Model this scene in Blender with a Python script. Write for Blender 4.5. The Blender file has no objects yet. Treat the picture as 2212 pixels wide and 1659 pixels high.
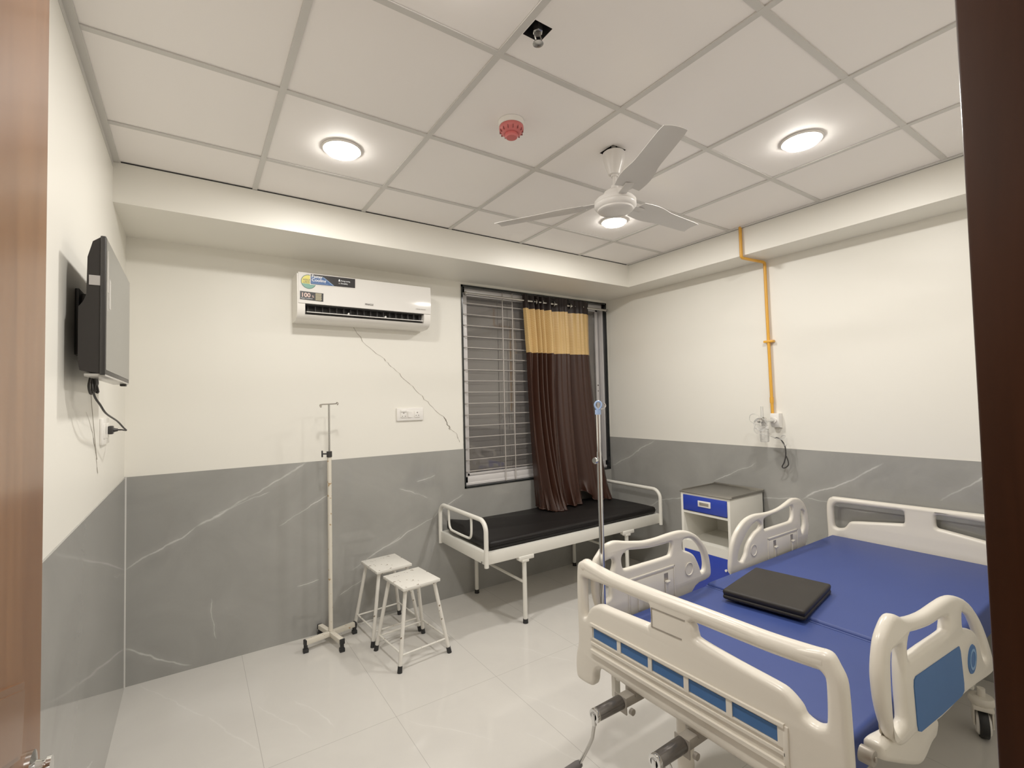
import bpy, bmesh, math, random
from math import pi, sin, cos, radians
from mathutils import Vector, Matrix

random.seed(7)
S = bpy.context.scene
COL = S.collection
W, H = 3.871, 2.763            # room: left wall x=0, back wall y=0, right wall x=W
FRONT = -3.34                  # inside face of the front wall
BD, BX, BZ = -0.557, 3.596, 2.563   # beams: back beam face, right beam face, soffit
DADO, JOINT = 1.172, 0.578

# ------------------------------------------------------------------ materials
def nt_new(name):
    m = bpy.data.materials.new(name); m.use_nodes = True
    nt = m.node_tree
    b = nt.nodes['Principled BSDF']
    return m, nt, b

def mat(name, col, rough=0.5, metal=0.0, var=0.04, scale=9.0, bump=0.0, spec=0.5, coat=0.0, trans=0.0, emis=None, estr=0.0):
    m, nt, b = nt_new(name)
    N, L = nt.nodes, nt.links
    b.inputs['Roughness'].default_value = rough
    b.inputs['Metallic'].default_value = metal
    b.inputs['Specular IOR Level'].default_value = spec
    if coat: b.inputs['Coat Weight'].default_value = coat; b.inputs['Coat Roughness'].default_value = 0.08
    if trans: b.inputs['Transmission Weight'].default_value = trans
    if emis: b.inputs['Emission Color'].default_value = (*emis, 1); b.inputs['Emission Strength'].default_value = estr
    tc = N.new('ShaderNodeTexCoord')
    no = N.new('ShaderNodeTexNoise'); no.inputs['Scale'].default_value = scale; no.inputs['Detail'].default_value = 4
    L.new(tc.outputs['Object'], no.inputs['Vector'])
    mx = N.new('ShaderNodeMix'); mx.data_type = 'RGBA'
    mx.inputs['A'].default_value = (*[c*(1-var) for c in col], 1)
    mx.inputs['B'].default_value = (*[min(1, c*(1+var)) for c in col], 1)
    L.new(no.outputs['Fac'], mx.inputs['Factor'])
    L.new(mx.outputs['Result'], b.inputs['Base Color'])
    if bump:
        n2 = N.new('ShaderNodeTexNoise'); n2.inputs['Scale'].default_value = scale*22
        L.new(tc.outputs['Object'], n2.inputs['Vector'])
        bp = N.new('ShaderNodeBump'); bp.inputs['Strength'].default_value = bump; bp.inputs['Distance'].default_value = 0.002
        L.new(n2.outputs['Fac'], bp.inputs['Height']); L.new(bp.outputs['Normal'], b.inputs['Normal'])
    return m

def mth(nt, op, a, b=None, c=None, clamp=False):
    n = nt.nodes.new('ShaderNodeMath'); n.operation = op; n.use_clamp = clamp
    for i, v in enumerate((a, b, c)):
        if v is None: continue
        if isinstance(v, (int, float)): n.inputs[i].default_value = v
        else: nt.links.new(v, n.inputs[i])
    return n.outputs[0]

def stone(name, base, dark, vein, axes, veins, joints, rough, vein_amt=0.75, joint_col=(0.3, 0.29, 0.27), joint_amt=0.5):
    """Polished stone tile: cloudy body, thin wandering veins along given lines, joints.
    axes: two world axes used as (u, v). veins: (u0,v0,u1,v1,halfwidth). joints: ('u'|'v', value, halfwidth)."""
    m, nt, b = nt_new(name)
    N, L = nt.nodes, nt.links
    geo = N.new('ShaderNodeNewGeometry')
    sp = N.new('ShaderNodeSeparateXYZ'); L.new(geo.outputs['Position'], sp.inputs[0])
    cm = N.new('ShaderNodeCombineXYZ')
    L.new(sp.outputs[axes[0]], cm.inputs[0]); L.new(sp.outputs[axes[1]], cm.inputs[1])
    uv = cm.outputs[0]
    # clouds
    n1 = N.new('ShaderNodeTexNoise'); n1.inputs['Scale'].default_value = 2.3; n1.inputs['Detail'].default_value = 6; n1.inputs['Roughness'].default_value = 0.6
    n1.inputs['Distortion'].default_value = 0.7
    L.new(uv, n1.inputs['Vector'])
    mr = N.new('ShaderNodeMapRange'); mr.inputs['From Min'].default_value = 0.3; mr.inputs['From Max'].default_value = 0.72
    L.new(n1.outputs['Fac'], mr.inputs['Value'])
    mx = N.new('ShaderNodeMix'); mx.data_type = 'RGBA'
    mx.inputs['A'].default_value = (*dark, 1); mx.inputs['B'].default_value = (*base, 1)
    L.new(mr.outputs[0], mx.inputs['Factor'])
    # warped coordinates for the veins
    wn = N.new('ShaderNodeTexNoise'); wn.inputs['Scale'].default_value = 5.0; wn.inputs['Detail'].default_value = 5
    L.new(uv, wn.inputs['Vector'])
    sub = N.new('ShaderNodeVectorMath'); sub.operation = 'SUBTRACT'; sub.inputs[1].default_value = (0.5, 0.5, 0.5)
    L.new(wn.outputs['Color'], sub.inputs[0])
    scl = N.new('ShaderNodeVectorMath'); scl.operation = 'SCALE'; scl.inputs['Scale'].default_value = 0.075
    L.new(sub.outputs[0], scl.inputs[0])
    ad = N.new('ShaderNodeVectorMath'); ad.operation = 'ADD'
    L.new(uv, ad.inputs[0]); L.new(scl.outputs[0], ad.inputs[1])
    tot = None
    for (u0, v0, u1, v1, w) in veins:
        ln = math.hypot(u1-u0, v1-v0)
        mp = N.new('ShaderNodeMapping'); mp.vector_type = 'TEXTURE'
        mp.inputs['Location'].default_value = (u0, v0, 0)
        mp.inputs['Rotation'].default_value = (0, 0, math.atan2(v1-v0, u1-u0))
        mp.inputs['Scale'].default_value = (ln, w, 1)
        L.new(ad.outputs[0], mp.inputs[0])
        s2 = N.new('ShaderNodeSeparateXYZ'); L.new(mp.outputs[0], s2.inputs[0])
        d = mth(nt, 'ABSOLUTE', s2.outputs[1])
        core = mth(nt, 'SUBTRACT', 1.0, d, clamp=True)
        halo = mth(nt, 'MULTIPLY', mth(nt, 'SUBTRACT', 1.0, mth(nt, 'MULTIPLY', d, 0.16), clamp=True), 0.16)
        k = mth(nt, 'ADD', core, halo)
        gate = mth(nt, 'MULTIPLY', mth(nt, 'MULTIPLY', s2.outputs[0], mth(nt, 'SUBTRACT', 1.0, s2.outputs[0])), 9.0, clamp=True)
        k = mth(nt, 'MULTIPLY', k, gate)
        tot = k if tot is None else mth(nt, 'MAXIMUM', tot, k)
    # broken intensity
    bn = N.new('ShaderNodeTexNoise'); bn.inputs['Scale'].default_value = 7.0; bn.inputs['Detail'].default_value = 3
    L.new(uv, bn.inputs['Vector'])
    br = N.new('ShaderNodeMapRange'); br.inputs['From Min'].default_value = 0.3; br.inputs['From Max'].default_value = 0.65; br.inputs['To Min'].default_value = 0.25
    L.new(bn.outputs['Fac'], br.inputs['Value'])
    fac = mth(nt, 'MULTIPLY', mth(nt, 'MULTIPLY', tot, br.outputs[0]), vein_amt, clamp=True)
    m2 = N.new('ShaderNodeMix'); m2.data_type = 'RGBA'
    L.new(fac, m2.inputs['Factor']); L.new(mx.outputs['Result'], m2.inputs['A']); m2.inputs['B'].default_value = (*vein, 1)
    outc = m2.outputs['Result']
    jt = None
    s3 = N.new('ShaderNodeSeparateXYZ'); L.new(uv, s3.inputs[0])
    for (ax, val, hw) in joints:
        k = mth(nt, 'COMPARE', s3.outputs[0 if ax == 'u' else 1], val, hw)
        jt = k if jt is None else mth(nt, 'MAXIMUM', jt, k)
    if jt is not None:
        m3 = N.new('ShaderNodeMix'); m3.data_type = 'RGBA'
        L.new(mth(nt, 'MULTIPLY', jt, joint_amt), m3.inputs['Factor']); L.new(outc, m3.inputs['A']); m3.inputs['B'].default_value = (*joint_col, 1)
        outc = m3.outputs['Result']
    L.new(outc, b.inputs['Base Color'])
    b.inputs['Roughness'].default_value = rough
    b.inputs['Specular IOR Level'].default_value = 0.5
    return m

def wood(name, c1, c2, rough=0.3):
    m, nt, b = nt_new(name); N, L = nt.nodes, nt.links
    b.inputs['Specular IOR Level'].default_value = 0.3
    tc = N.new('ShaderNodeTexCoord')
    mp = N.new('ShaderNodeMapping'); mp.inputs['Scale'].default_value = (22, 22, 1.1)
    L.new(tc.outputs['Object'], mp.inputs[0])
    no = N.new('ShaderNodeTexNoise'); no.inputs['Scale'].default_value = 1.6; no.inputs['Detail'].default_value = 7; no.inputs['Distortion'].default_value = 0.8
    L.new(mp.outputs[0], no.inputs['Vector'])
    cr = N.new('ShaderNodeValToRGB')
    cr.color_ramp.elements[0].position = 0.3; cr.color_ramp.elements[0].color = (*c1, 1)
    cr.color_ramp.elements[1].position = 0.72; cr.color_ramp.elements[1].color = (*c2, 1)
    L.new(no.outputs['Fac'], cr.inputs[0]); L.new(cr.outputs[0], b.inputs['Base Color'])
    b.inputs['Roughness'].default_value = rough
    return m

def chipped(name, col, chip, amount=0.66, rough=0.5):
    m, nt, b = nt_new(name); N, L = nt.nodes, nt.links
    tc = N.new('ShaderNodeTexCoord')
    no = N.new('ShaderNodeTexNoise'); no.inputs['Scale'].default_value = 38; no.inputs['Detail'].default_value = 3
    n2 = N.new('ShaderNodeTexNoise'); n2.inputs['Scale'].default_value = 7; n2.inputs['Detail'].default_value = 4
    L.new(tc.outputs['Object'], no.inputs['Vector']); L.new(tc.outputs['Object'], n2.inputs['Vector'])
    k = mth(nt, 'GREATER_THAN', no.outputs['Fac'], amount)
    mx = N.new('ShaderNodeMix'); mx.data_type = 'RGBA'
    mx.inputs['A'].default_value = (*[c*0.86 for c in col], 1); mx.inputs['B'].default_value = (*col, 1)
    L.new(n2.outputs['Fac'], mx.inputs['Factor'])
    m2 = N.new('ShaderNodeMix'); m2.data_type = 'RGBA'
    L.new(k, m2.inputs['Factor']); L.new(mx.outputs['Result'], m2.inputs['A']); m2.inputs['B'].default_value = (*chip, 1)
    L.new(m2.outputs['Result'], b.inputs['Base Color']); b.inputs['Roughness'].default_value = rough
    return m

def satin(name, col, col2, rough=0.38, sheen=0.3, weave=210.0):
    m, nt, b = nt_new(name); N, L = nt.nodes, nt.links
    tc = N.new('ShaderNodeTexCoord')
    ck = N.new('ShaderNodeTexChecker'); ck.inputs['Scale'].default_value = weave
    ck.inputs['Color1'].default_value = (*col, 1); ck.inputs['Color2'].default_value = (*col2, 1)
    L.new(tc.outputs['Object'], ck.inputs['Vector'])
    L.new(ck.outputs['Color'], b.inputs['Base Color'])
    b.inputs['Roughness'].default_value = rough; b.inputs['Sheen Weight'].default_value = sheen; b.inputs['Specular IOR Level'].default_value = 0.3
    b.inputs['Sheen Tint'].default_value = (*col2, 1)
    return m

def clear(name, tint, gloss=0.12, rough=0.03, body=None, body_amt=0.0):
    m = bpy.data.materials.new(name); m.use_nodes = True
    nt = m.node_tree; N, L = nt.nodes, nt.links
    N.remove(N['Principled BSDF']); out = N['Material Output']
    tr = N.new('ShaderNodeBsdfTransparent'); tr.inputs[0].default_value = (*tint, 1)
    gl = N.new('ShaderNodeBsdfGlossy'); gl.inputs['Roughness'].default_value = rough
    fr = N.new('ShaderNodeLayerWeight'); fr.inputs['Blend'].default_value = 0.35
    f = mth(nt, 'ADD', mth(nt, 'MULTIPLY', fr.outputs['Fresnel'], 0.6), gloss, clamp=True)
    mx = N.new('ShaderNodeMixShader'); L.new(f, mx.inputs[0]); L.new(tr.outputs[0], mx.inputs[1]); L.new(gl.outputs[0], mx.inputs[2])
    last = mx.outputs[0]
    if body:
        no = N.new('ShaderNodeTexNoise'); no.inputs['Scale'].default_value = 3.0
        d = N.new('ShaderNodeBsdfDiffuse'); d.inputs[0].default_value = (*body, 1)
        m2 = N.new('ShaderNodeMixShader')
        L.new(mth(nt, 'MULTIPLY', mth(nt, 'ADD', no.outputs['Fac'], 0.5), body_amt), m2.inputs[0])
        L.new(last, m2.inputs[1]); L.new(d.outputs[0], m2.inputs[2]); last = m2.outputs[0]
    L.new(last, out.inputs['Surface'])
    return m

MT = {}
MT['paint'] = mat('cream_wall_paint', (0.785, 0.765, 0.705), 0.42, var=0.015, scale=1.5, bump=0.02)
MT['beam'] = MT['paint']
MT['tile'] = mat('ceiling_tile_board', (0.915, 0.88, 0.86), 0.6, var=0.012, scale=3, bump=0.05)
MT['tbar'] = mat('ceiling_bar_metal', (0.60, 0.585, 0.56), 0.4, var=0.03)
MT['void'] = mat('dark_void', (0.02, 0.02, 0.022), 0.9)  # near-black colour stands in for unlit space
V = 0.006
MT['dado_back'] = stone('grey_marble_back', (0.335, 0.332, 0.316), (0.275, 0.272, 0.258), (0.66, 0.655, 0.635), (0, 2),
    [(0.0, 0.645, 0.36, 0.845, V), (0.34, 0.835, 0.64, 0.99, V*1.3), (0.62, 0.975, 0.98, 1.17, V*1.2), (0.45, 0.905, 0.75, 1.0, V*.6),
     (0.79, 0.766, 1.13, 0.94, V*.8), (1.255, 0.386, 1.90, 0.668, V*.9), (1.88, 0.655, 2.17, 0.815, V),
     (1.408, 0.444, 1.62, 0.56, V*.7), (1.168, 0.232, 1.356, 0.302, V*.6), (1.749, 0.949, 1.93, 0.987, V*.8),
     (0.0, 0.212, 0.33, 0.01, V*1.1), (1.62, 0.93, 1.85, 0.80, V*.5), (2.2, 0.845, 2.6, 1.03, V), (2.0, 0.60, 2.5, 0.47, V*.6),
     (2.65, 0.36, 3.3, 0.70, V), (0.42, 0.40, 0.44, 0.14, V*.5), (0.9, 0.36, 1.05, 0.37, V*.6), (3.2, 0.25, 3.85, 0.52, V)],
    [('v', JOINT, 0.0012), ('u', 1.167, 0.001), ('u', 2.34, 0.001), ('u', 3.5, 0.001)], 0.07, joint_amt=0.35)
MT['dado_right'] = stone('grey_marble_right', (0.335, 0.332, 0.316), (0.275, 0.272, 0.258), (0.66, 0.655, 0.635), (1, 2),
    [(-0.02, 0.868, -0.58, 1.165, V), (-1.83, 0.815, -2.33, 1.12, V*1.1), (-1.146, 0.86, -1.54, 1.05, V*.6), (-2.58, 0.92, -2.80, 1.11, V),
     (-1.1, 0.74, -1.85, 0.83, V*.7), (-0.2, 0.45, -0.9, 0.72, V), (-2.2, 0.3, -2.8, 0.52, V), (-1.0, 0.2, -1.6, 0.42, V), (-1.86, 0.84, -2.3, 0.80, V*.5)],
    [('v', JOINT, 0.0012), ('u', -1.12, 0.001), ('u', -1.52, 0.001), ('u', -2.317, 0.001)], 0.07, joint_amt=0.35)
MT['dado_left'] = stone('grey_marble_left', (0.335, 0.332, 0.316), (0.275, 0.272, 0.258), (0.66, 0.655, 0.635), (1, 2),
    [(-0.02, 0.645, -0.5, 0.75, V*.5), (-1.0, 0.2, -1.7, 0.5, V), (-2.0, 0.8, -2.6, 1.1, V)],
    [('v', JOINT, 0.0012), ('u', -1.17, 0.001), ('u', -2.34, 0.001)], 0.05, joint_amt=0.25)
FX0, FT, GY = 0.5801, 0.5859, -1.1457
MT['floor'] = stone('polished_floor_tile', (0.63, 0.61, 0.575), (0.585, 0.565, 0.535), (0.72, 0.705, 0.675), (0, 1),
    [(0.07, -0.02, 0.39, -0.593, V), (0.38, -0.58, 0.58, -1.02, V*1.2), (0.594, -0.606, 0.79, -1.07, V), (0.782, -0.694, 0.90, -1.05, V*.8),
     (1.617, -1.60, 1.72, -1.9, V), (1.78, -1.35, 1.90, -1.75, V), (1.2, -1.2, 1.5, -1.6, V*.7), (2.0, -0.9, 2.2, -1.3, V*.8), (2.4, -0.3, 2.7, -0.8, V)],
    [('u', FX0+FT*k, 0.0011) for k in range(0, 6)] + [('v', GY, 0.0011), ('v', GY-1.172, 0.0011)], 0.09, vein_amt=0.55,
    joint_col=(0.30, 0.29, 0.27), joint_amt=0.7)
MT['wood_lit'] = wood('lit_door_laminate', (0.175, 0.072, 0.028), (0.26, 0.120, 0.050), 0.25)  # door wood, lit copy: lamplight on the leaf is put into the colour
MT['wood_shaded'] = wood('shaded_door_laminate', (0.030, 0.0095, 0.004), (0.052, 0.017, 0.007), 0.35)  # same door wood; shade on the frame painted as a darker colour
MT['black_stone'] = mat('black_granite', (0.012, 0.014, 0.015), 0.2)
MT['alu'] = mat('powder_coated_aluminium', (0.62, 0.60, 0.60), 0.35, metal=0.15, var=0.05)
MT['glass'] = clear('greyed_window_glass', (0.75, 0.72, 0.70), 0.10, 0.04, (0.30, 0.28, 0.265), 0.24)  # grey body colour stands in for the reflected lit room, plus a dusty film
MT['acrylic'] = clear('clear_acrylic', (0.98, 0.98, 0.98), 0.05, 0.12, (0.9, 0.9, 0.88), 0.22)
MT['bar'] = mat('painted_grill_bar', (0.42, 0.385, 0.36), 0.5)
MT['white_pl'] = mat('white_plastic', (0.80, 0.775, 0.735), 0.3, var=0.015)
MT['white_gl'] = mat('glossy_white_plastic', (0.80, 0.78, 0.75), 0.10, var=0.01)
MT['cream'] = mat('cream_abs_plastic', (0.72, 0.68, 0.605), 0.28, var=0.02, scale=4)
MT['ivory'] = mat('ivory_painted_steel', (0.75, 0.735, 0.68), 0.32, var=0.03)
MT['chip'] = chipped('chipped_white_paint', (0.76, 0.735, 0.68), (0.20, 0.15, 0.10), 0.685)
MT['chip_seat'] = chipped('worn_stool_paint', (0.76, 0.74, 0.69), (0.20, 0.155, 0.11), 0.655)
MT['rust'] = chipped('aged_cream_paint', (0.72, 0.675, 0.58), (0.40, 0.27, 0.14), 0.67)
MT['rubber'] = mat('black_rubber', (0.014, 0.014, 0.015), 0.55)
MT['blackpl'] = mat('black_plastic', (0.030, 0.028, 0.027), 0.42)
MT['tvback'] = mat('black_tv_plastic', (0.024, 0.021, 0.0195), 0.55, spec=0.3)
MT['screen'] = mat('grey_lcd_screen', (0.22, 0.215, 0.195), 0.35, var=0.02)
MT['tape'] = mat('clear_tape', (0.40, 0.385, 0.36), 0.2)
MT['rexine'] = mat('black_vinyl', (0.006, 0.005, 0.005), 0.5, spec=0.25, var=0.15, scale=6, bump=0.05)
MT['rexine2'] = mat('dark_grey_vinyl', (0.020, 0.017, 0.0145), 0.5, spec=0.3, var=0.12, scale=6, bump=0.06)
MT['bluev'] = mat('blue_vinyl', (0.030, 0.055, 0.215), 0.5, spec=0.4, var=0.06, scale=5, bump=0.03)
MT['bluep'] = mat('blue_painted_steel', (0.018, 0.045, 0.38), 0.3, var=0.05)
MT['bluei'] = mat('sky_blue_inlay', (0.035, 0.125, 0.33), 0.6, var=0.05)
MT['bluei2'] = mat('pale_blue_ring', (0.16, 0.32, 0.56), 0.4)
MT['steel'] = mat('stainless_steel', (0.56, 0.55, 0.53), 0.25, metal=0.95, var=0.06)
MT['chrome'] = mat('chrome', (0.72, 0.72, 0.72), 0.10, metal=1.0)
MT['gun'] = mat('dark_crank_metal', (0.16, 0.15, 0.145), 0.25, metal=0.85, var=0.2)
MT['grip'] = mat('grey_plastic_grip', (0.15, 0.14, 0.14), 0.5)
MT['galv'] = mat('galvanised_bracket', (0.36, 0.33, 0.29), 0.45, metal=0.5, var=0.12)
MT['yellow'] = mat('yellow_orange_pipe_paint', (0.72, 0.36, 0.035), 0.35, var=0.05)
MT['red'] = mat('salmon_red_plastic', (0.60, 0.145, 0.14), 0.4, var=0.03)
MT['fan'] = mat('white_fan_enamel', (0.74, 0.715, 0.69), 0.28, var=0.02)
MT['blade'] = mat('white_fan_blade', (0.64, 0.62, 0.60), 0.4, var=0.03)
MT['led'] = mat('lit_led_diffuser', (0.9, 0.9, 0.88), 0.4, emis=(1.0, 0.95, 0.86), estr=45.0)
MT['brown'] = satin('brown_satin', (0.022, 0.0085, 0.0055), (0.046, 0.018, 0.0115), 0.36, 0.0)
MT['darkbrown'] = satin('dark_brown_tape', (0.012, 0.008, 0.008), (0.018, 0.011, 0.011), 0.5, 0.1)
MT['gold'] = satin('gold_brocade', (0.46, 0.29, 0.105), (0.66, 0.46, 0.21), 0.33, 0.1, 130.0)
MT['blueplast'] = mat('pale_blue_plastic', (0.30, 0.42, 0.66), 0.25)
MT['stk_black'] = mat('sticker_black', (0.022, 0.020, 0.022), 0.35)
MT['stk_blue'] = mat('sticker_blue', (0.055, 0.13, 0.33), 0.35)
MT['stk_lblue'] = mat('sticker_light_blue', (0.25, 0.38, 0.62), 0.35)
MT['stk_yellow'] = mat('sticker_yellow', (0.74, 0.66, 0.11), 0.35)
MT['stk_green'] = mat('sticker_green', (0.16, 0.36, 0.29), 0.35)
MT['stk_dgreen'] = mat('sticker_dark_green', (0.06, 0.13, 0.10), 0.35)
MT['ink_white'] = mat('ink_white', (0.8, 0.82, 0.86), 0.5)
MT['ink_pink'] = mat('ink_pink_white', (0.80, 0.58, 0.52), 0.5)
MT['ink_grey'] = mat('ink_grey', (0.20, 0.185, 0.175), 0.5)
MT['ink_olive'] = mat('ink_olive', (0.22, 0.19, 0.12), 0.5)
MT['ink_olive2'] = mat('ink_pale_olive', (0.45, 0.42, 0.30), 0.5)
MT['crack'] = mat('crack_shadow', (0.36, 0.33, 0.28), 0.8)
MT['seal'] = mat('white_grout', (0.70, 0.69, 0.66), 0.6)
MT['brass_plate'] = mat('brown_handle_plate', (0.21, 0.098, 0.045), 0.2, metal=0.15, var=0.06)

# ------------------------------------------------------------------ mesh helpers
def mesh_obj(name, me, m, parent=None, kind=None):
    o = bpy.data.objects.new(name, me)
    if m is not None:
        me.materials.clear(); me.materials.append(m)
    COL.objects.link(o)
    if parent is not None: o.parent = parent
    if kind: o['kind'] = kind
    return o

def wloc(p):
    v = Vector((0, 0, 0))
    while p is not None:
        v += p.location; p = p.parent
    return v

class MB:
    """collects shapes given in room coordinates"""
    def __init__(s): s.bm = bmesh.new()
    def _add(s, t, mtx=None):
        if mtx is not None: bmesh.ops.transform(t, matrix=mtx, verts=t.verts)
        me = bpy.data.meshes.new('t'); t.to_mesh(me); t.free()
        s.bm.from_mesh(me); bpy.data.meshes.remove(me)
    def box(s, lo, hi, bev=0.0, seg=2, mtx=None):
        t = bmesh.new(); bmesh.ops.create_cube(t, size=1)
        c = [(a+b)/2 for a, b in zip(lo, hi)]; d = [abs(b-a) for a, b in zip(lo, hi)]
        for v in t.verts: v.co = Vector((c[0]+v.co.x*d[0], c[1]+v.co.y*d[1], c[2]+v.co.z*d[2]))
        if bev > 0: bmesh.ops.bevel(t, geom=list(t.edges), offset=min(bev, min(d)*0.49), segments=seg, profile=0.5, affect='EDGES')
        s._add(t, mtx); return s
    def cyl(s, p0, p1, r0, r1=None, seg=20, cap=True):
        p0, p1 = Vector(p0), Vector(p1); d = p1-p0
        t = bmesh.new()
        bmesh.ops.create_cone(t, cap_ends=cap, cap_tris=False, segments=seg, radius1=r0, radius2=r0 if r1 is None else r1, depth=d.length)
        s._add(t, Matrix.Translation((p0+p1)/2) @ d.to_track_quat('Z', 'Y').to_matrix().to_4x4()); return s
    def sph(s, c, r, sc=(1, 1, 1), seg=16):
        t = bmesh.new(); bmesh.ops.create_uvsphere(t, u_segments=seg, v_segments=seg//2+2, radius=r)
        s._add(t, Matrix.Translation(c) @ Matrix.Diagonal((*sc, 1))); return s
    def lathe(s, prof, c=(0, 0, 0), axis='Z', seg=32):
        t = bmesh.new(); rings = []
        for r, z in prof:
            if r < 1e-6: rings.append([t.verts.new((0, 0, z))])
            else: rings.append([t.verts.new((r*cos(2*pi*k/seg), r*sin(2*pi*k/seg), z)) for k in range(seg)])
        for a, b in zip(rings, rings[1:]):
            for k in range(seg):
                k2 = (k+1) % seg
                if len(a) == 1 and len(b) == 1: continue
                if len(a) == 1: t.faces.new((a[0], b[k], b[k2]))
                elif len(b) == 1: t.faces.new((a[k], a[k2], b[0]))
                else: t.faces.new((a[k], a[k2], b[k2], b[k]))
        bmesh.ops.recalc_face_normals(t, faces=t.faces)
        rot = {'Z': Matrix.Identity(4), 'X': Matrix.Rotation(pi/2, 4, 'Y'), 'Y': Matrix.Rotation(-pi/2, 4, 'X')}[axis]
        s._add(t, Matrix.Translation(c) @ rot); return s
    def tube(s, pts, r, seg=12, closed=False, cap=True):
        P = [Vector(p) for p in pts]; n = len(P)
        t = bmesh.new(); rings = []
        tan = []
        for i in range(n):
            a = P[(i-1) % n] if (closed or i > 0) else P[i]
            b = P[(i+1) % n] if (closed or i < n-1) else P[i]
            tan.append((b-a).normalized())
        up = Vector((0, 0, 1))
        if abs(tan[0].dot(up)) > 0.95: up = Vector((1, 0, 0))
        nrm = (up - tan[0]*up.dot(tan[0])).normalized()
        for i in range(n):
            if i: nrm = (nrm - tan[i]*nrm.dot(tan[i])).normalized()
            bn = tan[i].cross(nrm)
            rr = r[i] if isinstance(r, (list, tuple)) else r
            rings.append([t.verts.new(P[i] + (nrm*cos(2*pi*k/seg) + bn*sin(2*pi*k/seg))*rr) for k in range(seg)])
        for i in range(n if closed else n-1):
            a, b = rings[i], rings[(i+1) % n]
            for k in range(seg): t.faces.new((a[k], a[(k+1) % seg], b[(k+1) % seg], b[k]))
        if cap and not closed:
            t.faces.new(list(reversed(rings[0]))); t.faces.new(rings[-1])
        bmesh.ops.recalc_face_normals(t, faces=t.faces)
        s._add(t); return s
    def quad(s, *pts):
        vs = [s.bm.verts.new(p) for p in pts]; s.bm.faces.new(vs); return s
    def prism(s, prof, a0, a1, axis='X'):
        """prof: closed list of 2D points in the plane across axis; extruded from a0 to a1"""
        mk = {'X': lambda p, a: (a, p[0], p[1]), 'Y': lambda p, a: (p[0], a, p[1]), 'Z': lambda p, a: (p[0], p[1], a)}[axis]
        t = bmesh.new()
        A = [t.verts.new(mk(p, a0)) for p in prof]; B = [t.verts.new(mk(p, a1)) for p in prof]
        t.faces.new(A); t.faces.new(list(reversed(B)))
        for i in range(len(prof)):
            j = (i+1) % len(prof); t.faces.new((A[i], B[i], B[j], A[j]))
        bmesh.ops.recalc_face_normals(t, faces=t.faces)
        s._add(t); return s
    def build(s, name, m, parent=None, smooth=38, kind=None, sub=0):
        off = wloc(parent)
        bmesh.ops.translate(s.bm, verts=s.bm.verts, vec=-off)
        me = bpy.data.meshes.new(name); s.bm.to_mesh(me); s.bm.free()
        if smooth:
            me.shade_smooth()
            me.set_sharp_from_angle(angle=radians(smooth))
        return mesh_obj(name, me, m, parent, kind)

def empty(name, loc, label=None, cat=None, group=None, kind=None, rz=0):
    o = bpy.data.objects.new(name, None); COL.objects.link(o); o.location = loc; o.rotation_euler = (0, 0, rz)
    o.empty_display_size = 0.05
    return tag(o, label, cat, group, kind)

def tag(o, label=None, cat=None, group=None, kind=None):
    if label: o['label'] = label
    if cat: o['category'] = cat
    if group: o['group'] = group
    if kind: o['kind'] = kind
    return o

def crom(P, closed=True, n=5):
    out = []; N = len(P)
    rng = range(N) if closed else range(N-1)
    for i in rng:
        if closed: a, b, c, d = P[(i-1) % N], P[i], P[(i+1) % N], P[(i+2) % N]
        else: a, b, c, d = P[max(i-1, 0)], P[i], P[i+1], P[min(i+2, N-1)]
        for k in range(n):
            t = k/n
            out.append(tuple(0.5*((2*b[q]) + (-a[q]+c[q])*t + (2*a[q]-5*b[q]+4*c[q]-d[q])*t*t + (-a[q]+3*b[q]-3*c[q]+d[q])*t**3) for q in range(len(b))))
    if not closed: out.append(tuple(P[-1]))
    return out

def plate(name, loops, plane, at, thick, bev, m, parent=None, smooth=True, res=3):
    """flat moulded plate with rounded edges: loops[0] outline, others holes, in plane 'x' (y,z) or 'y' (x,z);
    front face (towards the camera side) sits at coordinate `at`, body goes to at+thick"""
    cu = bpy.data.curves.new('c', 'CURVE'); cu.dimensions = '2D'; cu.fill_mode = 'BOTH'
    cu.extrude = max(abs(thick)/2 - bev, 0.0); cu.bevel_depth = bev; cu.offset = -bev; cu.bevel_resolution = res
    for lp in loops:
        sp = cu.splines.new('POLY'); sp.points.add(len(lp)-1); sp.use_cyclic_u = True
        for p, q in zip(sp.points, lp): p.co = (q[0], q[1], 0, 1)
    o = bpy.data.objects.new('c', cu); COL.objects.link(o)
    dg = bpy.context.evaluated_depsgraph_get(); dg.update()
    me = bpy.data.meshes.new_from_object(o.evaluated_get(dg))
    bpy.data.objects.remove(o); bpy.data.curves.remove(cu)
    mid = at + thick/2
    for v in me.vertices:
        a, b, c = v.co
        v.co = (mid + c, a, b) if plane == 'x' else (a, mid + c, b)
    bm = bmesh.new(); bm.from_mesh(me); bpy.data.meshes.remove(me)
    bmesh.ops.remove_doubles(bm, verts=bm.verts, dist=1e-5)
    bmesh.ops.recalc_face_normals(bm, faces=bm.faces)
    mb = MB(); mb.bm.free(); mb.bm = bm
    return mb.build(name, m, parent, smooth=50)

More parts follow.
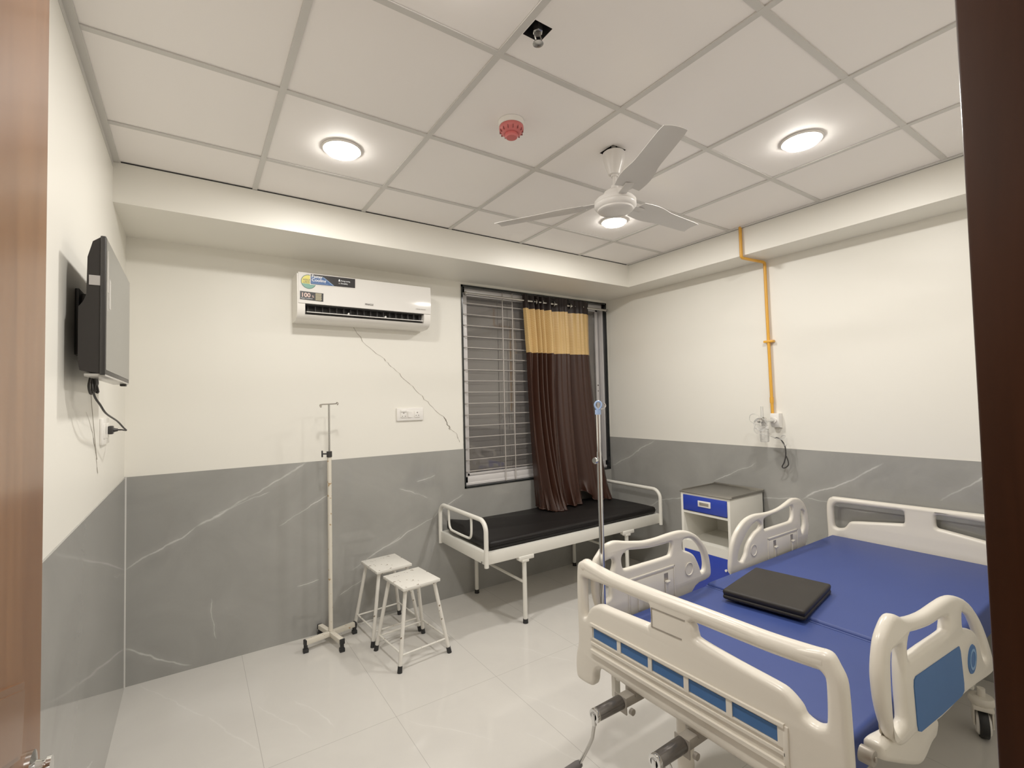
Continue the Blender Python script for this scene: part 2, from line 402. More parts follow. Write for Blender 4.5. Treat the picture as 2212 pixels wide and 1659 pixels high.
def text(name, body, size, origin, m, parent, plane='back', xscale=1.0, bold=0.0):
    """lettering standing on a surface facing -y"""
    cu = bpy.data.curves.new('t', 'FONT'); cu.body = body; cu.size = size; cu.extrude = 0.0002; cu.offset = bold
    o = bpy.data.objects.new('t', cu); COL.objects.link(o)
    dg = bpy.context.evaluated_depsgraph_get(); dg.update()
    me = bpy.data.meshes.new_from_object(o.evaluated_get(dg))
    bpy.data.objects.remove(o); bpy.data.curves.remove(cu)
    off = wloc(parent)
    for v in me.vertices:
        a, b, c = v.co
        v.co = Vector((origin[0]+a*xscale, origin[1]-c, origin[2]+b)) - off
    return mesh_obj(name, me, m, parent)

def dup(o, parent=None):
    c = o.copy(); COL.objects.link(c)
    if parent is not None: c.parent = parent
    for ch in list(o.children): dup(ch, c)
    return c

# ------------------------------------------------------------------ room shell
def holed_rect(mb, x0, x1, y0, y1, holes, z):
    """horizontal rectangle with rectangular holes (grid cut)"""
    xs = sorted({x0, x1, *[h[0] for h in holes], *[h[1] for h in holes]})
    ys = sorted({y0, y1, *[h[2] for h in holes], *[h[3] for h in holes]})
    for a, b in zip(xs, xs[1:]):
        for c, d in zip(ys, ys[1:]):
            cx, cy = (a+b)/2, (c+d)/2
            if any(h[0] < cx < h[1] and h[2] < cy < h[3] for h in holes): continue
            mb.quad((a, c, z), (a, d, z), (b, d, z), (b, c, z))

MB().box((-0.2, -4.3, -0.1), (W+0.2, 0.2, 0.0)).build('floor', MT['floor'], kind='structure', smooth=0)

SPR = (1.226, 1.296, -2.335, -2.265)     # square opening cut for the sprinkler
FANH = (1.985, 2.075, -1.935, -1.845)    # opening round the fan rod
cm_ = MB(); holed_rect(cm_, 0.0, W, FRONT-0.2, 0.0, [SPR, FANH], H+0.005)
ceil_ = cm_.build('ceiling', MT['tile'], kind='structure', smooth=0)
MB().box((0, FRONT-0.2, H+0.20), (W, 0, H+0.25)).build('ceiling_slab', MT['void'], ceil_, smooth=0)
for nm, h in (('hole_void', SPR), ('hole_void', FANH)):
    b = MB()
    for (x0, x1, y0, y1) in ((h[0]-.012, h[0], h[2], h[3]), (h[1], h[1]+.012, h[2], h[3]), (h[0], h[1], h[2]-.012, h[2]), (h[0], h[1], h[3], h[3]+.012)):
        b.box((x0, y0, H+0.006), (x1, y1, H+0.19))
    b.build('hole_void', MT['void'], ceil_, smooth=0)  # near-black box walls; the holes' darkness is put into the colour

# suspended grid: bars along the room and across it
gb = MB()
for k in range(5):
    x = 0.607+0.6*k; gb.box((x-0.012, FRONT, H-0.001), (x+0.012, BD, H+0.004))
for j in range(4):
    y = -0.95-0.6*j; gb.box((0.02, y-0.012, H-0.0005), (BX, y+0.012, H+0.004))
gb.build('trim_1', MT['tbar'], kind='structure', smooth=0)
MB().box((0.0, FRONT, H-0.004), (0.026, BD-0.006, H+0.004)).box((0.0, FRONT, H-0.03), (0.002, BD-0.006, H)).build('trim_2', MT['tbar'], kind='structure', smooth=0)
MB().box((BX-0.022, FRONT, H-0.003), (BX-0.004, BD, H+0.004)).build('trim_3', MT['tbar'], kind='structure', smooth=0)

MB().box((0, BD, BZ), (W, 0.0, H+0.004)).build('beam_back', MT['beam'], kind='structure', smooth=0)
MB().box((BX, FRONT, BZ), (W, BD+0.001, H+0.004)).build('beam_right', MT['beam'], kind='structure', smooth=0)
MB().box((0.03, BD-0.003, H-0.0015), (BX, BD+0.002, H+0.003)).box((BX-0.003, FRONT, H-0.0035), (BX+0.002, BD, H+0.002)).build('gap_shade', MT['void'], kind='structure', smooth=0)  # dark strips painted in for the shaded gap along the beams

WX0, WX1, WZ0, WZ1 = 2.180, 3.858, 0.846, 2.540
wb = MB()
wb.box((-0.2, 0, 0), (WX0, 0.2, H)).box((WX1, 0, 0), (W+0.2, 0.2, H)).box((WX0, 0, 0), (WX1, 0.2, WZ0)).box((WX0, 0, WZ1), (WX1, 0.2, H))
wall_back = wb.build('wall_back', MT['paint'], kind='structure', smooth=0)
db = MB(); T = 0.006
db.box((0, -T, 0), (WX0, 0, DADO)).box((WX0, -T, 0), (W, 0, WZ0))
db.build('dado_tile', MT['dado_back'], wall_back, smooth=0)
# hairline cracks in the plaster: crooked ribbons lying on the wall
def crack(name, pts, plane, parent, w0=0.0022):
    P = [pts[0]]
    for a, b in zip(pts, pts[1:]):
        n = 5
        for k in range(1, n+1):
            t = k/n; j = 0.0 if k == n else random.uniform(-0.006, 0.006)
            P.append((a[0]+(b[0]-a[0])*t + j, a[1]+(b[1]-a[1])*t + j*0.7))
    mb = MB()
    for i in range(len(P)-1):
        w = w0*random.uniform(0.5, 1.5); (a, b), (c, d) = P[i], P[i+1]
        e = 0.0009
        if plane == 'y': mb.quad((a-w, -e, b), (c-w, -e, d), (c+w, -e, d), (a+w, -e, b))
        else: mb.quad((e, a-w, b), (e, c-w, d), (e, c+w, d), (e, a+w, b))
    mb.build(name, MT['crack'], parent, smooth=0)
crack('plaster_crack', [(1.285, 2.135), (1.382, 1.995), (1.52, 1.897), (1.591, 1.828), (1.70, 1.723), (1.794, 1.632), (1.91, 1.521), (2.018, 1.424), (2.042, 1.367), (2.112, 1.307), (2.144, 1.229)], 'y', wall_back)
crack('plaster_crack', [(2.005, 1.44), (2.03, 1.385), (2.05, 1.36), (2.06, 1.335)], 'y', wall_back, 0.005)

wall_left = MB().box((-0.2, -3.6, 0), (0, 0.2, H)).build('wall_left', MT['paint'], kind='structure', smooth=0)
MB().box((0, -3.5, 0), (T, 0, DADO)).build('dado_tile', MT['dado_left'], wall_left, smooth=0)
MB().box((0.0, -0.010, 0), (0.0095, -0.0, DADO)).build('corner_grout', MT['seal'], wall_left, smooth=0)
crack('plaster_crack', [(-1.203, 1.552), (-1.055, 1.47), (-0.964, 1.373), (-0.93, 1.30)], 'x', wall_left, 0.004)
wall_right = MB().box((W, -3.6, 0), (W+0.2, 0.2, H)).build('wall_right', MT['paint'], kind='structure', smooth=0)
MB().box((W-T, -3.34, 0), (W, 0, DADO)).build('dado_tile', MT['dado_right'], wall_right, smooth=0)
DX0, DX1, DZ = 0.045, 1.13, 2.36
fw = MB().box((-0.2, FRONT-0.2, 0), (DX0, FRONT, H)).box((DX1, FRONT-0.2, 0), (W+0.2, FRONT, H)).box((DX0, FRONT-0.2, DZ), (DX1, FRONT, H))
fw.build('wall_front', MT['paint'], kind='structure', smooth=0)

# ------------------------------------------------------------------ door: frame in the shaded wood copy, leaf folded back along the left wall
door = empty('door_1', (0.6, FRONT, 0), kind='structure')
MB().box((1.100, -3.60, 0), (1.150, -3.337, 2.36), 0.003).build('door_frame', MT['wood_shaded'], door)
MB().box((0.045, -3.60, 0), (0.085, -3.337, 2.36), 0.003).box((0.045, -3.60, 2.32), (1.15, -3.337, 2.37), 0.003).build('door_frame', MT['wood_shaded'], door)
LX = 0.127
leaf = MB().box((LX-0.038, -3.325, 0.008), (LX, -2.455, 2.31), 0.003).build('door_leaf', MT['wood_lit'], door)
hp = MB().prism([(-2.72, 1.240), (-2.575, 1.190), (-2.590, 1.096), (-2.73, 1.150)], LX, LX+0.006, 'X').prism([(-2.71, 1.228), (-2.586, 1.184), (-2.598, 1.106), (-2.72, 1.154)], LX+0.006, LX+0.009, 'X').build('handle_plate', MT['brass_plate'], leaf)
MB().lathe([(0, 0), (0.030, 0), (0.030, 0.006), (0.016, 0.009), (0.014, 0.016), (0.014, 0.020), (0.0165, 0.021), (0.0165, 0.026), (0, 0.026)], (LX, -2.530, 1.040), 'X').build('door_knob', MT['chrome'], leaf)

# ------------------------------------------------------------------ window
win = empty('window_1', (3.02, 0.05, WZ0), kind='structure')
g = MB(); t_ = 0.018
g.box((WX0, -0.010, WZ0), (WX0+t_*0.7, 0.14, WZ1)).box((WX1-0.012, -0.010, WZ0), (WX1, 0.14, WZ1)).box((WX0, -0.010, WZ0), (WX1, 0.14, WZ0+t_*0.8)).box((WX0, -0.010, WZ1-t_), (WX1, 0.14, WZ1))
g.build('granite_surround', MT['black_stone'], win, smooth=0)
f = MB()
f.box((2.194, 0.03, 0.862), (2.232, 0.11, 2.522), 0.003).box((3.824, 0.03, 0.862), (3.846, 0.11, 2.522), 0.003)
f.box((2.194, 0.03, 0.862), (3.846, 0.11, 0.935), 0.003).box((2.194, 0.03, 2.480), (3.846, 0.11, 2.522), 0.003)
f.box((2.194, 0.024, 0.862), (3.84, 0.032, 0.885), 0.002)
f.build('window_frame', MT['alu'], win)
def sash(x0, x1, y, nm):
    s_ = MB(); z0, z1 = 0.938, 2.482
    s_.box((x0, y, z0), (x0+0.032, y+0.022, z1), 0.002).box((x1-0.036, y, z0), (x1, y+0.022, z1), 0.002)
    s_.box((x0, y, z0), (x1, y+0.022, z0+0.020), 0.002).box((x0, y, z1-0.022), (x1, y+0.022, z1), 0.002)
    o = s_.build('window_sash', MT['alu'], win)
    MB().box((x0+0.03, y+0.009, z0+0.018), (x1-0.034, y+0.013, z1-0.021)).build('pane', MT['glass'], o, smooth=0)
    return o
sash(2.226, 2.985, 0.045, 'l')
rs = sash(2.95, 3.812, 0.075, 'r')
MB().cyl((3.794, 0.072, 1.70), (3.794, 0.076, 1.70), 0.007).cyl((3.794, 0.072, 1.64), (3.794, 0.076, 1.64), 0.005).build('latch', MT['blackpl'], rs)
gr = MB()
for k in range(16): gr.cyl((2.20, 0.020, 0.979+k*0.0943), (3.545, 0.020, 0.979+k*0.0943), 0.0036, seg=8)
for x in (2.598, 2.703, 3.32, 3.43, 3.545): gr.cyl((x, 0.012, 0.865), (x, 0.012, 2.52), 0.0040, seg=8)
gr.build('grill', MT['bar'], win)

# ------------------------------------------------------------------ curtain rod and curtain
rod = MB().cyl((2.196, -0.034, 2.461), (3.846, -0.034, 2.461), 0.0105)
rod = tag(rod.build('curtain_rod', MT['steel']), 'thin steel curtain rod across the top of the window', 'curtain rod')
for x in (2.205, 3.838):
    MB().lathe([(0, -0.006), (0.017, -0.006), (0.017, 0.006), (0, 0.006)], (x, -0.034, 2.461), 'X', 16).box((x-0.006, -0.034, 2.455), (x+0.006, -0.0095, 2.467)).build('rod_bracket', MT['steel'], rod)

# fold path seen from above: (x at the top, x at the hem, y at the top, y at the hem)
KN = [(2.790, 2.862, -0.020, -0.055), (2.803, 2.838, -0.068, -0.150), (2.832, 2.832, -0.045, -0.215), (2.868, 2.845, -0.012, -0.250), (2.900, 2.862, -0.062, -0.335),
      (2.925, 2.885, -0.016, -0.300), (2.950, 2.905, -0.064, -0.372), (2.975, 2.935, -0.016, -0.330), (3.003, 2.955, -0.066, -0.352), (3.030, 2.985, -0.014, -0.270),
      (3.062, 3.000, -0.068, -0.235), (3.100, 3.030, -0.060, -0.262), (3.128, 3.085, -0.012, -0.205), (3.185, 3.130, -0.045, -0.262), (3.245, 3.210, -0.072, -0.250), (3.290, 3.262, -0.066, -0.225),
      (3.310, 3.310, -0.012, -0.135), (3.365, 3.390, -0.040, -0.185), (3.445, 3.470, -0.066, -0.235), (3.520, 3.560, -0.070, -0.262), (3.565, 3.640, -0.040, -0.205), (3.600, 3.715, -0.022, -0.10)]
ZT, ZH = 2.515, 0.628
ZB1, ZB0 = 2.392, 1.992
CS = crom(KN, closed=False, n=9)
def cpt(c, z):
    t = (ZT - z)/(ZT - ZH)
    s = max(0.0, (t-0.22)/0.78); s2 = s**2.1; sx = min(1, s**1.15)
    x = c[0] + (c[1]-c[0])*sx
    lean = 0.022*min(1, t/0.28)*(3.55-c[0])/0.76        # upper band leans towards the right going down
    lean *= (1-sx)
    yt = -0.034 + (c[2]+0.038)*(0.9+0.35*min(1, t*3))
    y = yt*(1-s2) + c[3]*s2 + 0.007*sin(c[0]*95 + 2.0*sin(c[0]*31))*(1-0.5*t)
    return Vector((x+lean*1.6, min(y, -0.0115 if z > WZ0-0.03 else -0.012), z))
def curtain_strip(name, z1, z0, n, m, parent):
    mb = MB(); rows = []
    for i in range(n+1):
        z = z1 + (z0-z1)*i/n
        row = []
        for q, c in enumerate(CS):
            p = cpt(c, z)
            if z < 0.80:      # hem settles and buckles on the couch
                k = (0.80-z)/0.172
                p.y -= 0.020*k*k*sin(q*0.55); p.x += 0.010*k*sin(q*0.9)
                lift = 0.0
                if 3.24 < c[1] < 3.44: lift = 0.085*sin((c[1]-3.24)/0.2*pi)
                p.z += lift*k
            row.append(mb.bm.verts.new(p))
        rows.append(row)
    for a, b in zip(rows, rows[1:]):
        for k in range(len(CS)-1): mb.bm.faces.new((a[k], b[k], b[k+1], a[k+1]))
    return mb.build(name, m, parent, smooth=180)
cur = empty('curtain', (3.2, -0.05, ZH), 'brown satin curtain with gold band and eyelets gathered at the window', 'curtain')
curtain_strip('curtain_panel', ZB0, ZH, 46, MT['brown'], cur)
curtain_strip('gold_band', ZB1, ZB0, 10, MT['gold'], cur)
curtain_strip('eyelet_heading', ZT, ZB1, 5, MT['darkbrown'], cur)
# rolled hem lying on the couch
hm = [cpt(c, ZH) for c in CS]
hp_ = []
for q, p in enumerate(hm):
    c = CS[q]
    lift = 0.085*sin((c[1]-3.24)/0.2*pi) if 3.24 < c[1] < 3.44 else 0
    hp_.append(Vector((p.x+0.010*sin(q*0.9), p.y-0.020*sin(q*0.55), p.z+lift-0.006)))
MB().tube(hp_, [0.006+0.003*sin(q*0.7) for q in range(len(hp_))], 8).build('hem', MT['brown'], cur, smooth=180)
for x in (2.93, 3.005, 3.075, 3.14, 3.27, 3.34, 3.50):
    MB().lathe([(0.016, -0.004), (0.026, -0.003), (0.026, 0.003), (0.016, 0.004), (0.016, -0.004)], (x, -0.034, 2.461), 'X', 20).build('eyelet_ring', MT['steel'], cur)

# ------------------------------------------------------------------ ceiling things
def lamp(i, x, y, label):
    o = empty('ceiling_downlight', (x, y, H), label, 'ceiling light', 'round led ceiling lights')
    MB().lathe([(0, 0.003), (0.090, 0.003), (0.090, -0.002), (0.085, -0.006), (0.078, -0.006), (0.0775, -0.002)], (x, y, H)).build('rim', MT['white_pl'], o)
    MB().lathe([(0, -0.021), (0.055, -0.0205), (0.070, -0.018), (0.076, -0.011), (0.0765, -0.004), (0, -0.004)], (x, y, H)).build('diffuser', MT['led'], o)
    ld = bpy.data.lights.new('downlight_lamp', 'AREA'); ld.shape = 'DISK'; ld.size = 0.145; ld.energy = 14.6; ld.color = (1.0, 0.955, 0.885)
    lo = bpy.data.objects.new('downlight_lamp', ld); COL.objects.link(lo); lo.parent = o; lo.location = (0, 0, -0.026)
    return o
lamp(1, 0.907, -1.235, 'round lit ceiling light above the air conditioner side of the room')
lamp(2, 2.725, -2.44, 'round lit ceiling light above the blue hospital bed')
lamp(3, 2.705, -1.245, 'round lit ceiling light just below and behind the fan motor')
lamp(4, 0.907, -2.45, 'round lit ceiling light nearest the doorway')

fx, fy = 2.020, -1.905
fan = empty('ceiling_fan', (fx, fy, H), 'white three-blade ceiling fan hanging by a short rod', 'ceiling fan')
MB().lathe([(0.020, 2.640), (0.028, 2.643), (0.030, 2.652), (0.044, 2.690), (0.052, 2.722), (0.053, 2.748), (0.048, 2.752), (0.045, 2.745), (0.02, 2.74)], (fx, fy, 0)).build('canopy', MT['fan'], fan)
MB().cyl((fx, fy, 2.545), (fx, fy, H+0.12), 0.0105).lathe([(0.0105, 2.632), (0.018, 2.632), (0.019, 2.645), (0.0105, 2.645)], (fx, fy, 0)).build('down_rod', MT['fan'], fan)
mo = MB().lathe([(0.0, 2.590), (0.016, 2.590), (0.018, 2.575), (0.036, 2.566), (0.052, 2.556), (0.056, 2.540), (0.056, 2.528), (0.090, 2.522), (0.099, 2.512), (0.100, 2.500), (0.098, 2.497), (0.100, 2.494), (0.100, 2.486), (0.094, 2.478), (0.088, 2.474), (0.086, 2.473), (0.084, 2.466), (0.076, 2.461), (0.03, 2.459), (0.0, 2.459)], (fx, fy, 0), seg=48)
mo.build('motor', MT['fan'], fan)
for a in (-116.8, 121.7, 2.4):
    mb = MB(); M = Matrix.Translation((fx, fy, 2.508)) @ Matrix.Rotation(radians(a), 4, 'Z')
    n = 14; top, bot = [], []
    rows = []
    for i in range(n+1):
        r = 0.155 + (0.632-0.155)*i/n; t = i/n
        w = 0.058 + 0.012*sin(min(1, t*2.2)*pi) - 0.010*t
        if t > 0.93: w *= 0.93
        tw = radians(11-3*t)
        row = []
        for s_ in (-1, -0.5, 0, 0.5, 1):
            yy = s_*w; zz = -0.012*(1-s_*s_)*0 + yy*math.tan(tw)*-1 + 0.006*(1-s_*s_)
            row.append(Vector((r, yy*cos(tw), zz)))
        rows.append(row)
    vt = [[mb.bm.verts.new(p + Vector((0, 0, 0.0012))) for p in r] for r in rows]
    vb = [[mb.bm.verts.new(p - Vector((0, 0, 0.0012))) for p in r] for r in rows]
    for i in range(n):
        for k in range(4):
            mb.bm.faces.new((vt[i][k], vt[i+1][k], vt[i+1][k+1], vt[i][k+1]))
            mb.bm.faces.new((vb[i][k], vb[i][k+1], vb[i+1][k+1], vb[i+1][k]))
        mb.bm.faces.new((vt[i][0], vb[i][0], vb[i+1][0], vt[i+1][0])); mb.bm.faces.new((vt[i][4], vt[i+1][4], vb[i+1][4], vb[i][4]))
    mb.bm.faces.new([*vt[n], *reversed(vb[n])]); mb.bm.faces.new([*reversed(vt[0]), *vb[0]])
    mb.box((0.085, -0.020, 0.000), (0.20, 0.020, 0.004), 0.001)
    bmesh.ops.recalc_face_normals(mb.bm, faces=mb.bm.faces)
    bmesh.ops.transform(mb.bm, matrix=M, verts=mb.bm.verts)
    bl = mb.build('blade', MT['blade'], fan, smooth=40)

sm = empty('smoke_detector', (1.468, -1.835, H), 'salmon red smoke detector on a white base on the ceiling', 'smoke detector')
c = (1.468, -1.835, H)
MB().lathe([(0, 0.004), (0.056, 0.004), (0.056, -0.014), (0.053, -0.018), (0, -0.018)], c).build('base', MT['white_pl'], sm)
MB().lathe([(0.050, -0.016), (0.053, -0.022), (0.053, -0.032), (0.046, -0.044), (0.034, -0.050), (0.028, -0.050), (0, -0.050)], c).build('housing', MT['red'], sm)
MB().lathe([(0.026, -0.048), (0.028, -0.052), (0.028, -0.062), (0.024, -0.067), (0, -0.068)], c).build('sensor_cap', MT['red'], sm)
vn = MB()
for k in range(14):
    a = 2*pi*k/14; vn.box((-0.0015, 0.043, -0.0465), (0.0015, 0.0515, -0.034), mtx=Matrix.Translation(c) @ Matrix.Rotation(a, 4, 'Z'))
vn.build('vent_slots', mat('dark_red_slot', (0.26, 0.06, 0.06), 0.6), sm, smooth=0)

sp = empty('fire_sprinkler', (1.262, -2.300, H), 'metal fire sprinkler head poking through a square hole in the ceiling', 'sprinkler')
c = (1.262, -2.300, H)
MB().cyl((1.262, -2.30, H+0.14), (1.262, -2.30, H-0.004), 0.012).lathe([(0.013, 0.0), (0.017, 0.002), (0.017, 0.022), (0.013, 0.024)], c, seg=6).build('pipe_fitting', MT['steel'], sp)
MB().tube([(1.262-0.010, -2.30, H), (1.262-0.013, -2.30, H-0.014), (1.262-0.006, -2.30, H-0.030), (1.262, -2.30, H-0.034)], 0.0026).tube([(1.272, -2.30, H), (1.275, -2.30, H-0.014), (1.268, -2.30, H-0.030), (1.262, -2.30, H-0.034)], 0.0026).build('yoke', MT['steel'], sp)
MB().lathe([(0, -0.033), (0.017, -0.034), (0.018, -0.037), (0.006, -0.040), (0, -0.040)], c).build('deflector', MT['steel'], sp)

# ------------------------------------------------------------------ television on the left wall
tv = empty('television', (0.0, -1.275, 1.87), 'wall mounted flat television with grey screen seen edge on', 'television')
ty0, ty1, tz0, tz1 = -1.600, -0.950, 1.665, 2.095
MB().box((0.086, ty0, tz0), (0.100, ty1, tz1), 0.003).build('bezel', MT['blackpl'], tv)
MB().box((0.1000, ty0+0.006, tz0+0.016), (0.1012, ty1-0.006, tz1-0.006)).build('screen', MT['screen'], tv, smooth=0)
bk = MB(); bk.prism([(0.087, tz0+0.004), (0.040, tz0+0.014), (0.036, tz0+0.04), (0.036, tz0+0.205), (0.048, tz0+0.225), (0.054, tz0+0.245), (0.056, tz0+0.36), (0.068, tz0+0.41), (0.087, tz1-0.004)], ty0+0.004, ty1-0.004, 'Y')
bk.build('back_cover', MT['tvback'], tv)
MB().box((0.001, -1.42, 1.74), (0.012, -1.13, 1.96), 0.002).box((0.012, -1.38, 1.75), (0.038, -1.35, 1.95)).box((0.012, -1.20, 1.75), (0.038, -1.17, 1.95)).build('wall_bracket', MT['blackpl'], tv)
MB().box((0.050, ty0+0.005, tz0-0.004), (0.0995, ty1-0.005, tz0+0.004), 0.001).build('bottom_cover', MT['tape'], tv)
tp = MB()
tp.box((0.1012, ty0+0.02, tz0+0.26), (0.1016, ty0+0.045, tz0+0.39)).box((0.1012, ty0+0.06, tz0+0.215), (0.1016, ty0+0.095, tz0+0.31)).box((0.1012, ty0+0.022, tz0+0.20), (0.1016, ty0+0.032, tz0+0.255))
tp.box((0.060, ty0+0.0025, tz0+0.275), (0.099, ty0+0.0035, tz0+0.305))
tp.build('tape_strip', mat('shiny_packing_tape', (0.42, 0.40, 0.39), 0.15), tv, smooth=0)
MB().box((0.076, ty1-0.06, tz0-0.012), (0.096, ty1-0.025, tz0-0.002), 0.002).build('foot_socket', MT['blackpl'], tv)

ks = empty('wall_socket', (0.006, -0.80, 1.465), 'white wall socket plate below the television', 'wall socket')
MB().box((0.0, -0.890, 1.410), (0.010, -0.700, 1.522), 0.003).build('plate', MT['white_gl'], ks)
MB().box((0.009, -0.785, 1.435), (0.013, -0.720, 1.50), 0.002).build('socket', MT['white_pl'], ks)
MB().box((0.009, -0.865, 1.435), (0.013, -0.800, 1.50), 0.002).build('switch', MT['white_pl'], ks)
pc = empty('power_cord', (0.05, -1.35, 1.6), 'black television power cord drooping to the wall socket', 'power cord')
cp = crom([(0.045, -1.42, 1.672), (0.052, -1.46, 1.630), (0.055, -1.43, 1.600), (0.062, -1.38, 1.575), (0.066, -1.28, 1.545), (0.070, -1.02, 1.512), (0.078, -0.90, 1.482), (0.082, -0.84, 1.468), (0.072, -0.80, 1.467), (0.060, -0.765, 1.468), (0.042, -0.755, 1.468)], False, 6)
MB().tube(cp, 0.0035, 8).build('cable', MT['blackpl'], pc)
MB().cyl((0.046, -0.755, 1.468), (0.030, -0.755, 1.468), 0.006, 0.010).box((0.0135, -0.775, 1.45), (0.031, -0.737, 1.487), 0.004).build('plug', MT['blackpl'], pc)
cl = MB()
for k in range(4):
    y = -1.47+0.014*k
    cl.tube(crom([(0.050, y, 1.672), (0.046+0.006*k, y-0.012, 1.635-0.006*k), (0.050, y+0.004, 1.610+0.006*k), (0.058, y+0.02, 1.645), (0.056, y+0.01, 1.672)], False, 5), 0.0035, 6)
cl.build('coiled_slack', MT['blackpl'], pc)
wl = MB().tube(crom([(0.004, -1.15, 1.66), (0.004, -1.11, 1.58), (0.004, -1.02, 1.42), (0.004, -0.98, 1.36)], False, 5), 0.0012, 6).build('thin_wire', MT['crack'], pc)

# ------------------------------------------------------------------ air conditioner
ac = empty('air_conditioner', (1.35, 0, 2.12), 'white split air conditioner with open louvre and stickers above the crack', 'air conditioner')
ax0, ax1 = 0.884, 1.818
OUT = [(0.0, 2.428), (-0.165, 2.428), (-0.185, 2.420), (-0.190, 2.226), (-0.190, 2.19), (-0.182, 2.160), (-0.160, 2.134), (-0.12, 2.122), (-0.05, 2.118), (0.0, 2.120)]
NOT = [(0.0, 2.428), (-0.165, 2.428), (-0.185, 2.420), (-0.190, 2.226), (-0.10, 2.222), (-0.085, 2.172), (-0.178, 2.156), (-0.160, 2.134), (-0.12, 2.122), (-0.05, 2.118), (0.0, 2.120)]
hs = MB().prism(OUT, ax0, 0.932).prism(NOT, 0.932, 1.765).prism(OUT, 1.765, ax1)
hs.build('housing', MT['white_pl'], ac)
fp = MB().prism([(-0.186, 2.431)] + [(-0.2005+0.0040*((z-2.312)/0.1)**2, z) for z in [2.428-0.0202*k for k in range(11)]] + [(-0.186, 2.226)], ax0+0.006, ax1-0.001)
fp.build('front_panel', MT['white_gl'], ac, smooth=25)
MB().box((0.934, -0.105, 2.172), (1.763, -0.099, 2.222)).box((0.934, -0.150, 2.160), (1.763, -0.10, 2.174)).box((0.934, -0.185, 2.2215), (1.763, -0.10, 2.2245)).build('air_outlet', MT['blackpl'], ac, smooth=0)
vane_m = mat('dark_grey_vane', (0.075, 0.07, 0.07), 0.5)
for k in range(18):
    x = 0.955+k*0.0465
    MB().box((x, -0.150, 2.175), (x+0.002, -0.11, 2.221)).build('vane', vane_m, ac, smooth=0)
fl = MB().prism([(-0.190, 2.1725), (-0.189, 2.169), (-0.120, 2.182), (-0.120, 2.185), (-0.188, 2.1745)], 0.942, 1.757)
for x in (1.21, 1.47): fl.box((x, -0.184, 2.174), (x+0.007, -0.15, 2.188), 0.002)
fl.build('louvre_flap', MT['white_gl'], ac)
YS = -0.2008
def card(name, pts, m, lift=0.0):
    return MB().quad(*[(x, YS-lift, z) for x, z in pts]).build(name, m, ac, smooth=0)
def disc(name, cx, cz, r, m, lift, a0=0, a1=360):
    mb = MB(); n = 40
    vs_ = [mb.bm.verts.new((cx+r*cos(radians(a0+(a1-a0)*k/n)), YS-lift, cz+r*sin(radians(a0+(a1-a0)*k/n)))) for k in range(n+(0 if a1-a0 == 360 else 1))]
    mb.bm.faces.new(vs_); return mb.build(name, m, ac, smooth=0)
disc('round_sticker', 0.952, 2.368, 0.047, MT['stk_dgreen'], 0.0001)
disc('round_sticker', 0.952, 2.368, 0.043, MT['stk_yellow'], 0.0003)
disc('round_sticker', 0.952, 2.368, 0.043, MT['stk_green'], 0.0005, 198, 342)
text('lettering', 'ASSURED', 0.017, (0.917, YS-0.0008, 2.374), MT['ink_olive'], ac, bold=0.0004)
text('lettering', 'LIFETIME', 0.017, (0.917, YS-0.0008, 2.358), MT['ink_olive'], ac, bold=0.0004)
card('white_card', [(0.960, 2.424), (1.257, 2.426), (1.256, 2.356), (0.960, 2.350)], MT['white_pl'], 0.0012)
card('banner_sticker', [(0.965, 2.421), (1.253, 2.423), (1.252, 2.360), (0.964, 2.354)], MT['stk_black'], 0.0016)
card('banner_sticker', [(0.967, 2.406), (1.043, 2.406), (1.105, 2.359), (0.966, 2.356)], MT['stk_blue'], 0.0019)
card('banner_sticker', [(1.040, 2.408), (1.047, 2.408), (1.113, 2.359), (1.104, 2.359)], MT['stk_lblue'], 0.0021)
text('lettering', 'Faster', 0.0275, (0.970, YS-0.0024, 2.3985), MT['ink_white'], ac, bold=0.0005, xscale=1.02)
text('lettering', 'Cooling', 0.0275, (0.970, YS-0.0024, 2.3745), MT['ink_white'], ac, bold=0.0005, xscale=1.04)
card('banner_sticker', [(0.975, 2.363), (1.075, 2.364), (1.075, 2.3625), (0.975, 2.3615)], MT['stk_lblue'], 0.0024)
card('banner_sticker', [(1.140, 2.393), (1.153, 2.393), (1.150, 2.408), (1.144, 2.408)], MT['ink_white'], 0.0024)
card('banner_sticker', [(1.141, 2.375), (1.153, 2.375), (1.153, 2.385), (1.141, 2.385)], MT['ink_grey'], 0.0024)
text('lettering', 'Energy saving', 0.0125, (1.157, YS-0.0024, 2.395), MT['ink_white'], ac, xscale=0.9, bold=0.0002)
text('lettering', 'Durability', 0.0125, (1.157, YS-0.0024, 2.377), MT['ink_white'], ac, xscale=0.9, bold=0.0002)
card('copper_sticker', [(0.899, 2.303), (1.044, 2.300), (1.042, 2.245), (0.899, 2.249)], MT['stk_black'], 0.0006)
card('copper_sticker', [(0.993, 2.298), (1.030, 2.298), (1.030, 2.249), (0.993, 2.249)], MT['ink_olive'], 0.0008)
z_ = MB()
for k in range(6): z_.box((0.995, YS-0.0014, 2.253+k*0.0078), (1.030, YS-0.0010, 2.256+k*0.0078))
for k in range(3): z_.box((1.028, YS-0.0014, 2.2545+k*0.0156), (1.0315, YS-0.0010, 2.2645+k*0.0156))
z_.build('copper_sticker', MT['ink_olive2'], ac, smooth=0)
text('lettering', '100', 0.039, (0.904, YS-0.0012, 2.266), MT['ink_pink'], ac, xscale=1.0, bold=0.0007)
text('lettering', '%', 0.020, (0.971, YS-0.0012, 2.266), MT['ink_pink'], ac)
text('lettering', 'Copper Condenser', 0.0092, (0.904, YS-0.0012, 2.2545), MT['ink_white'], ac)
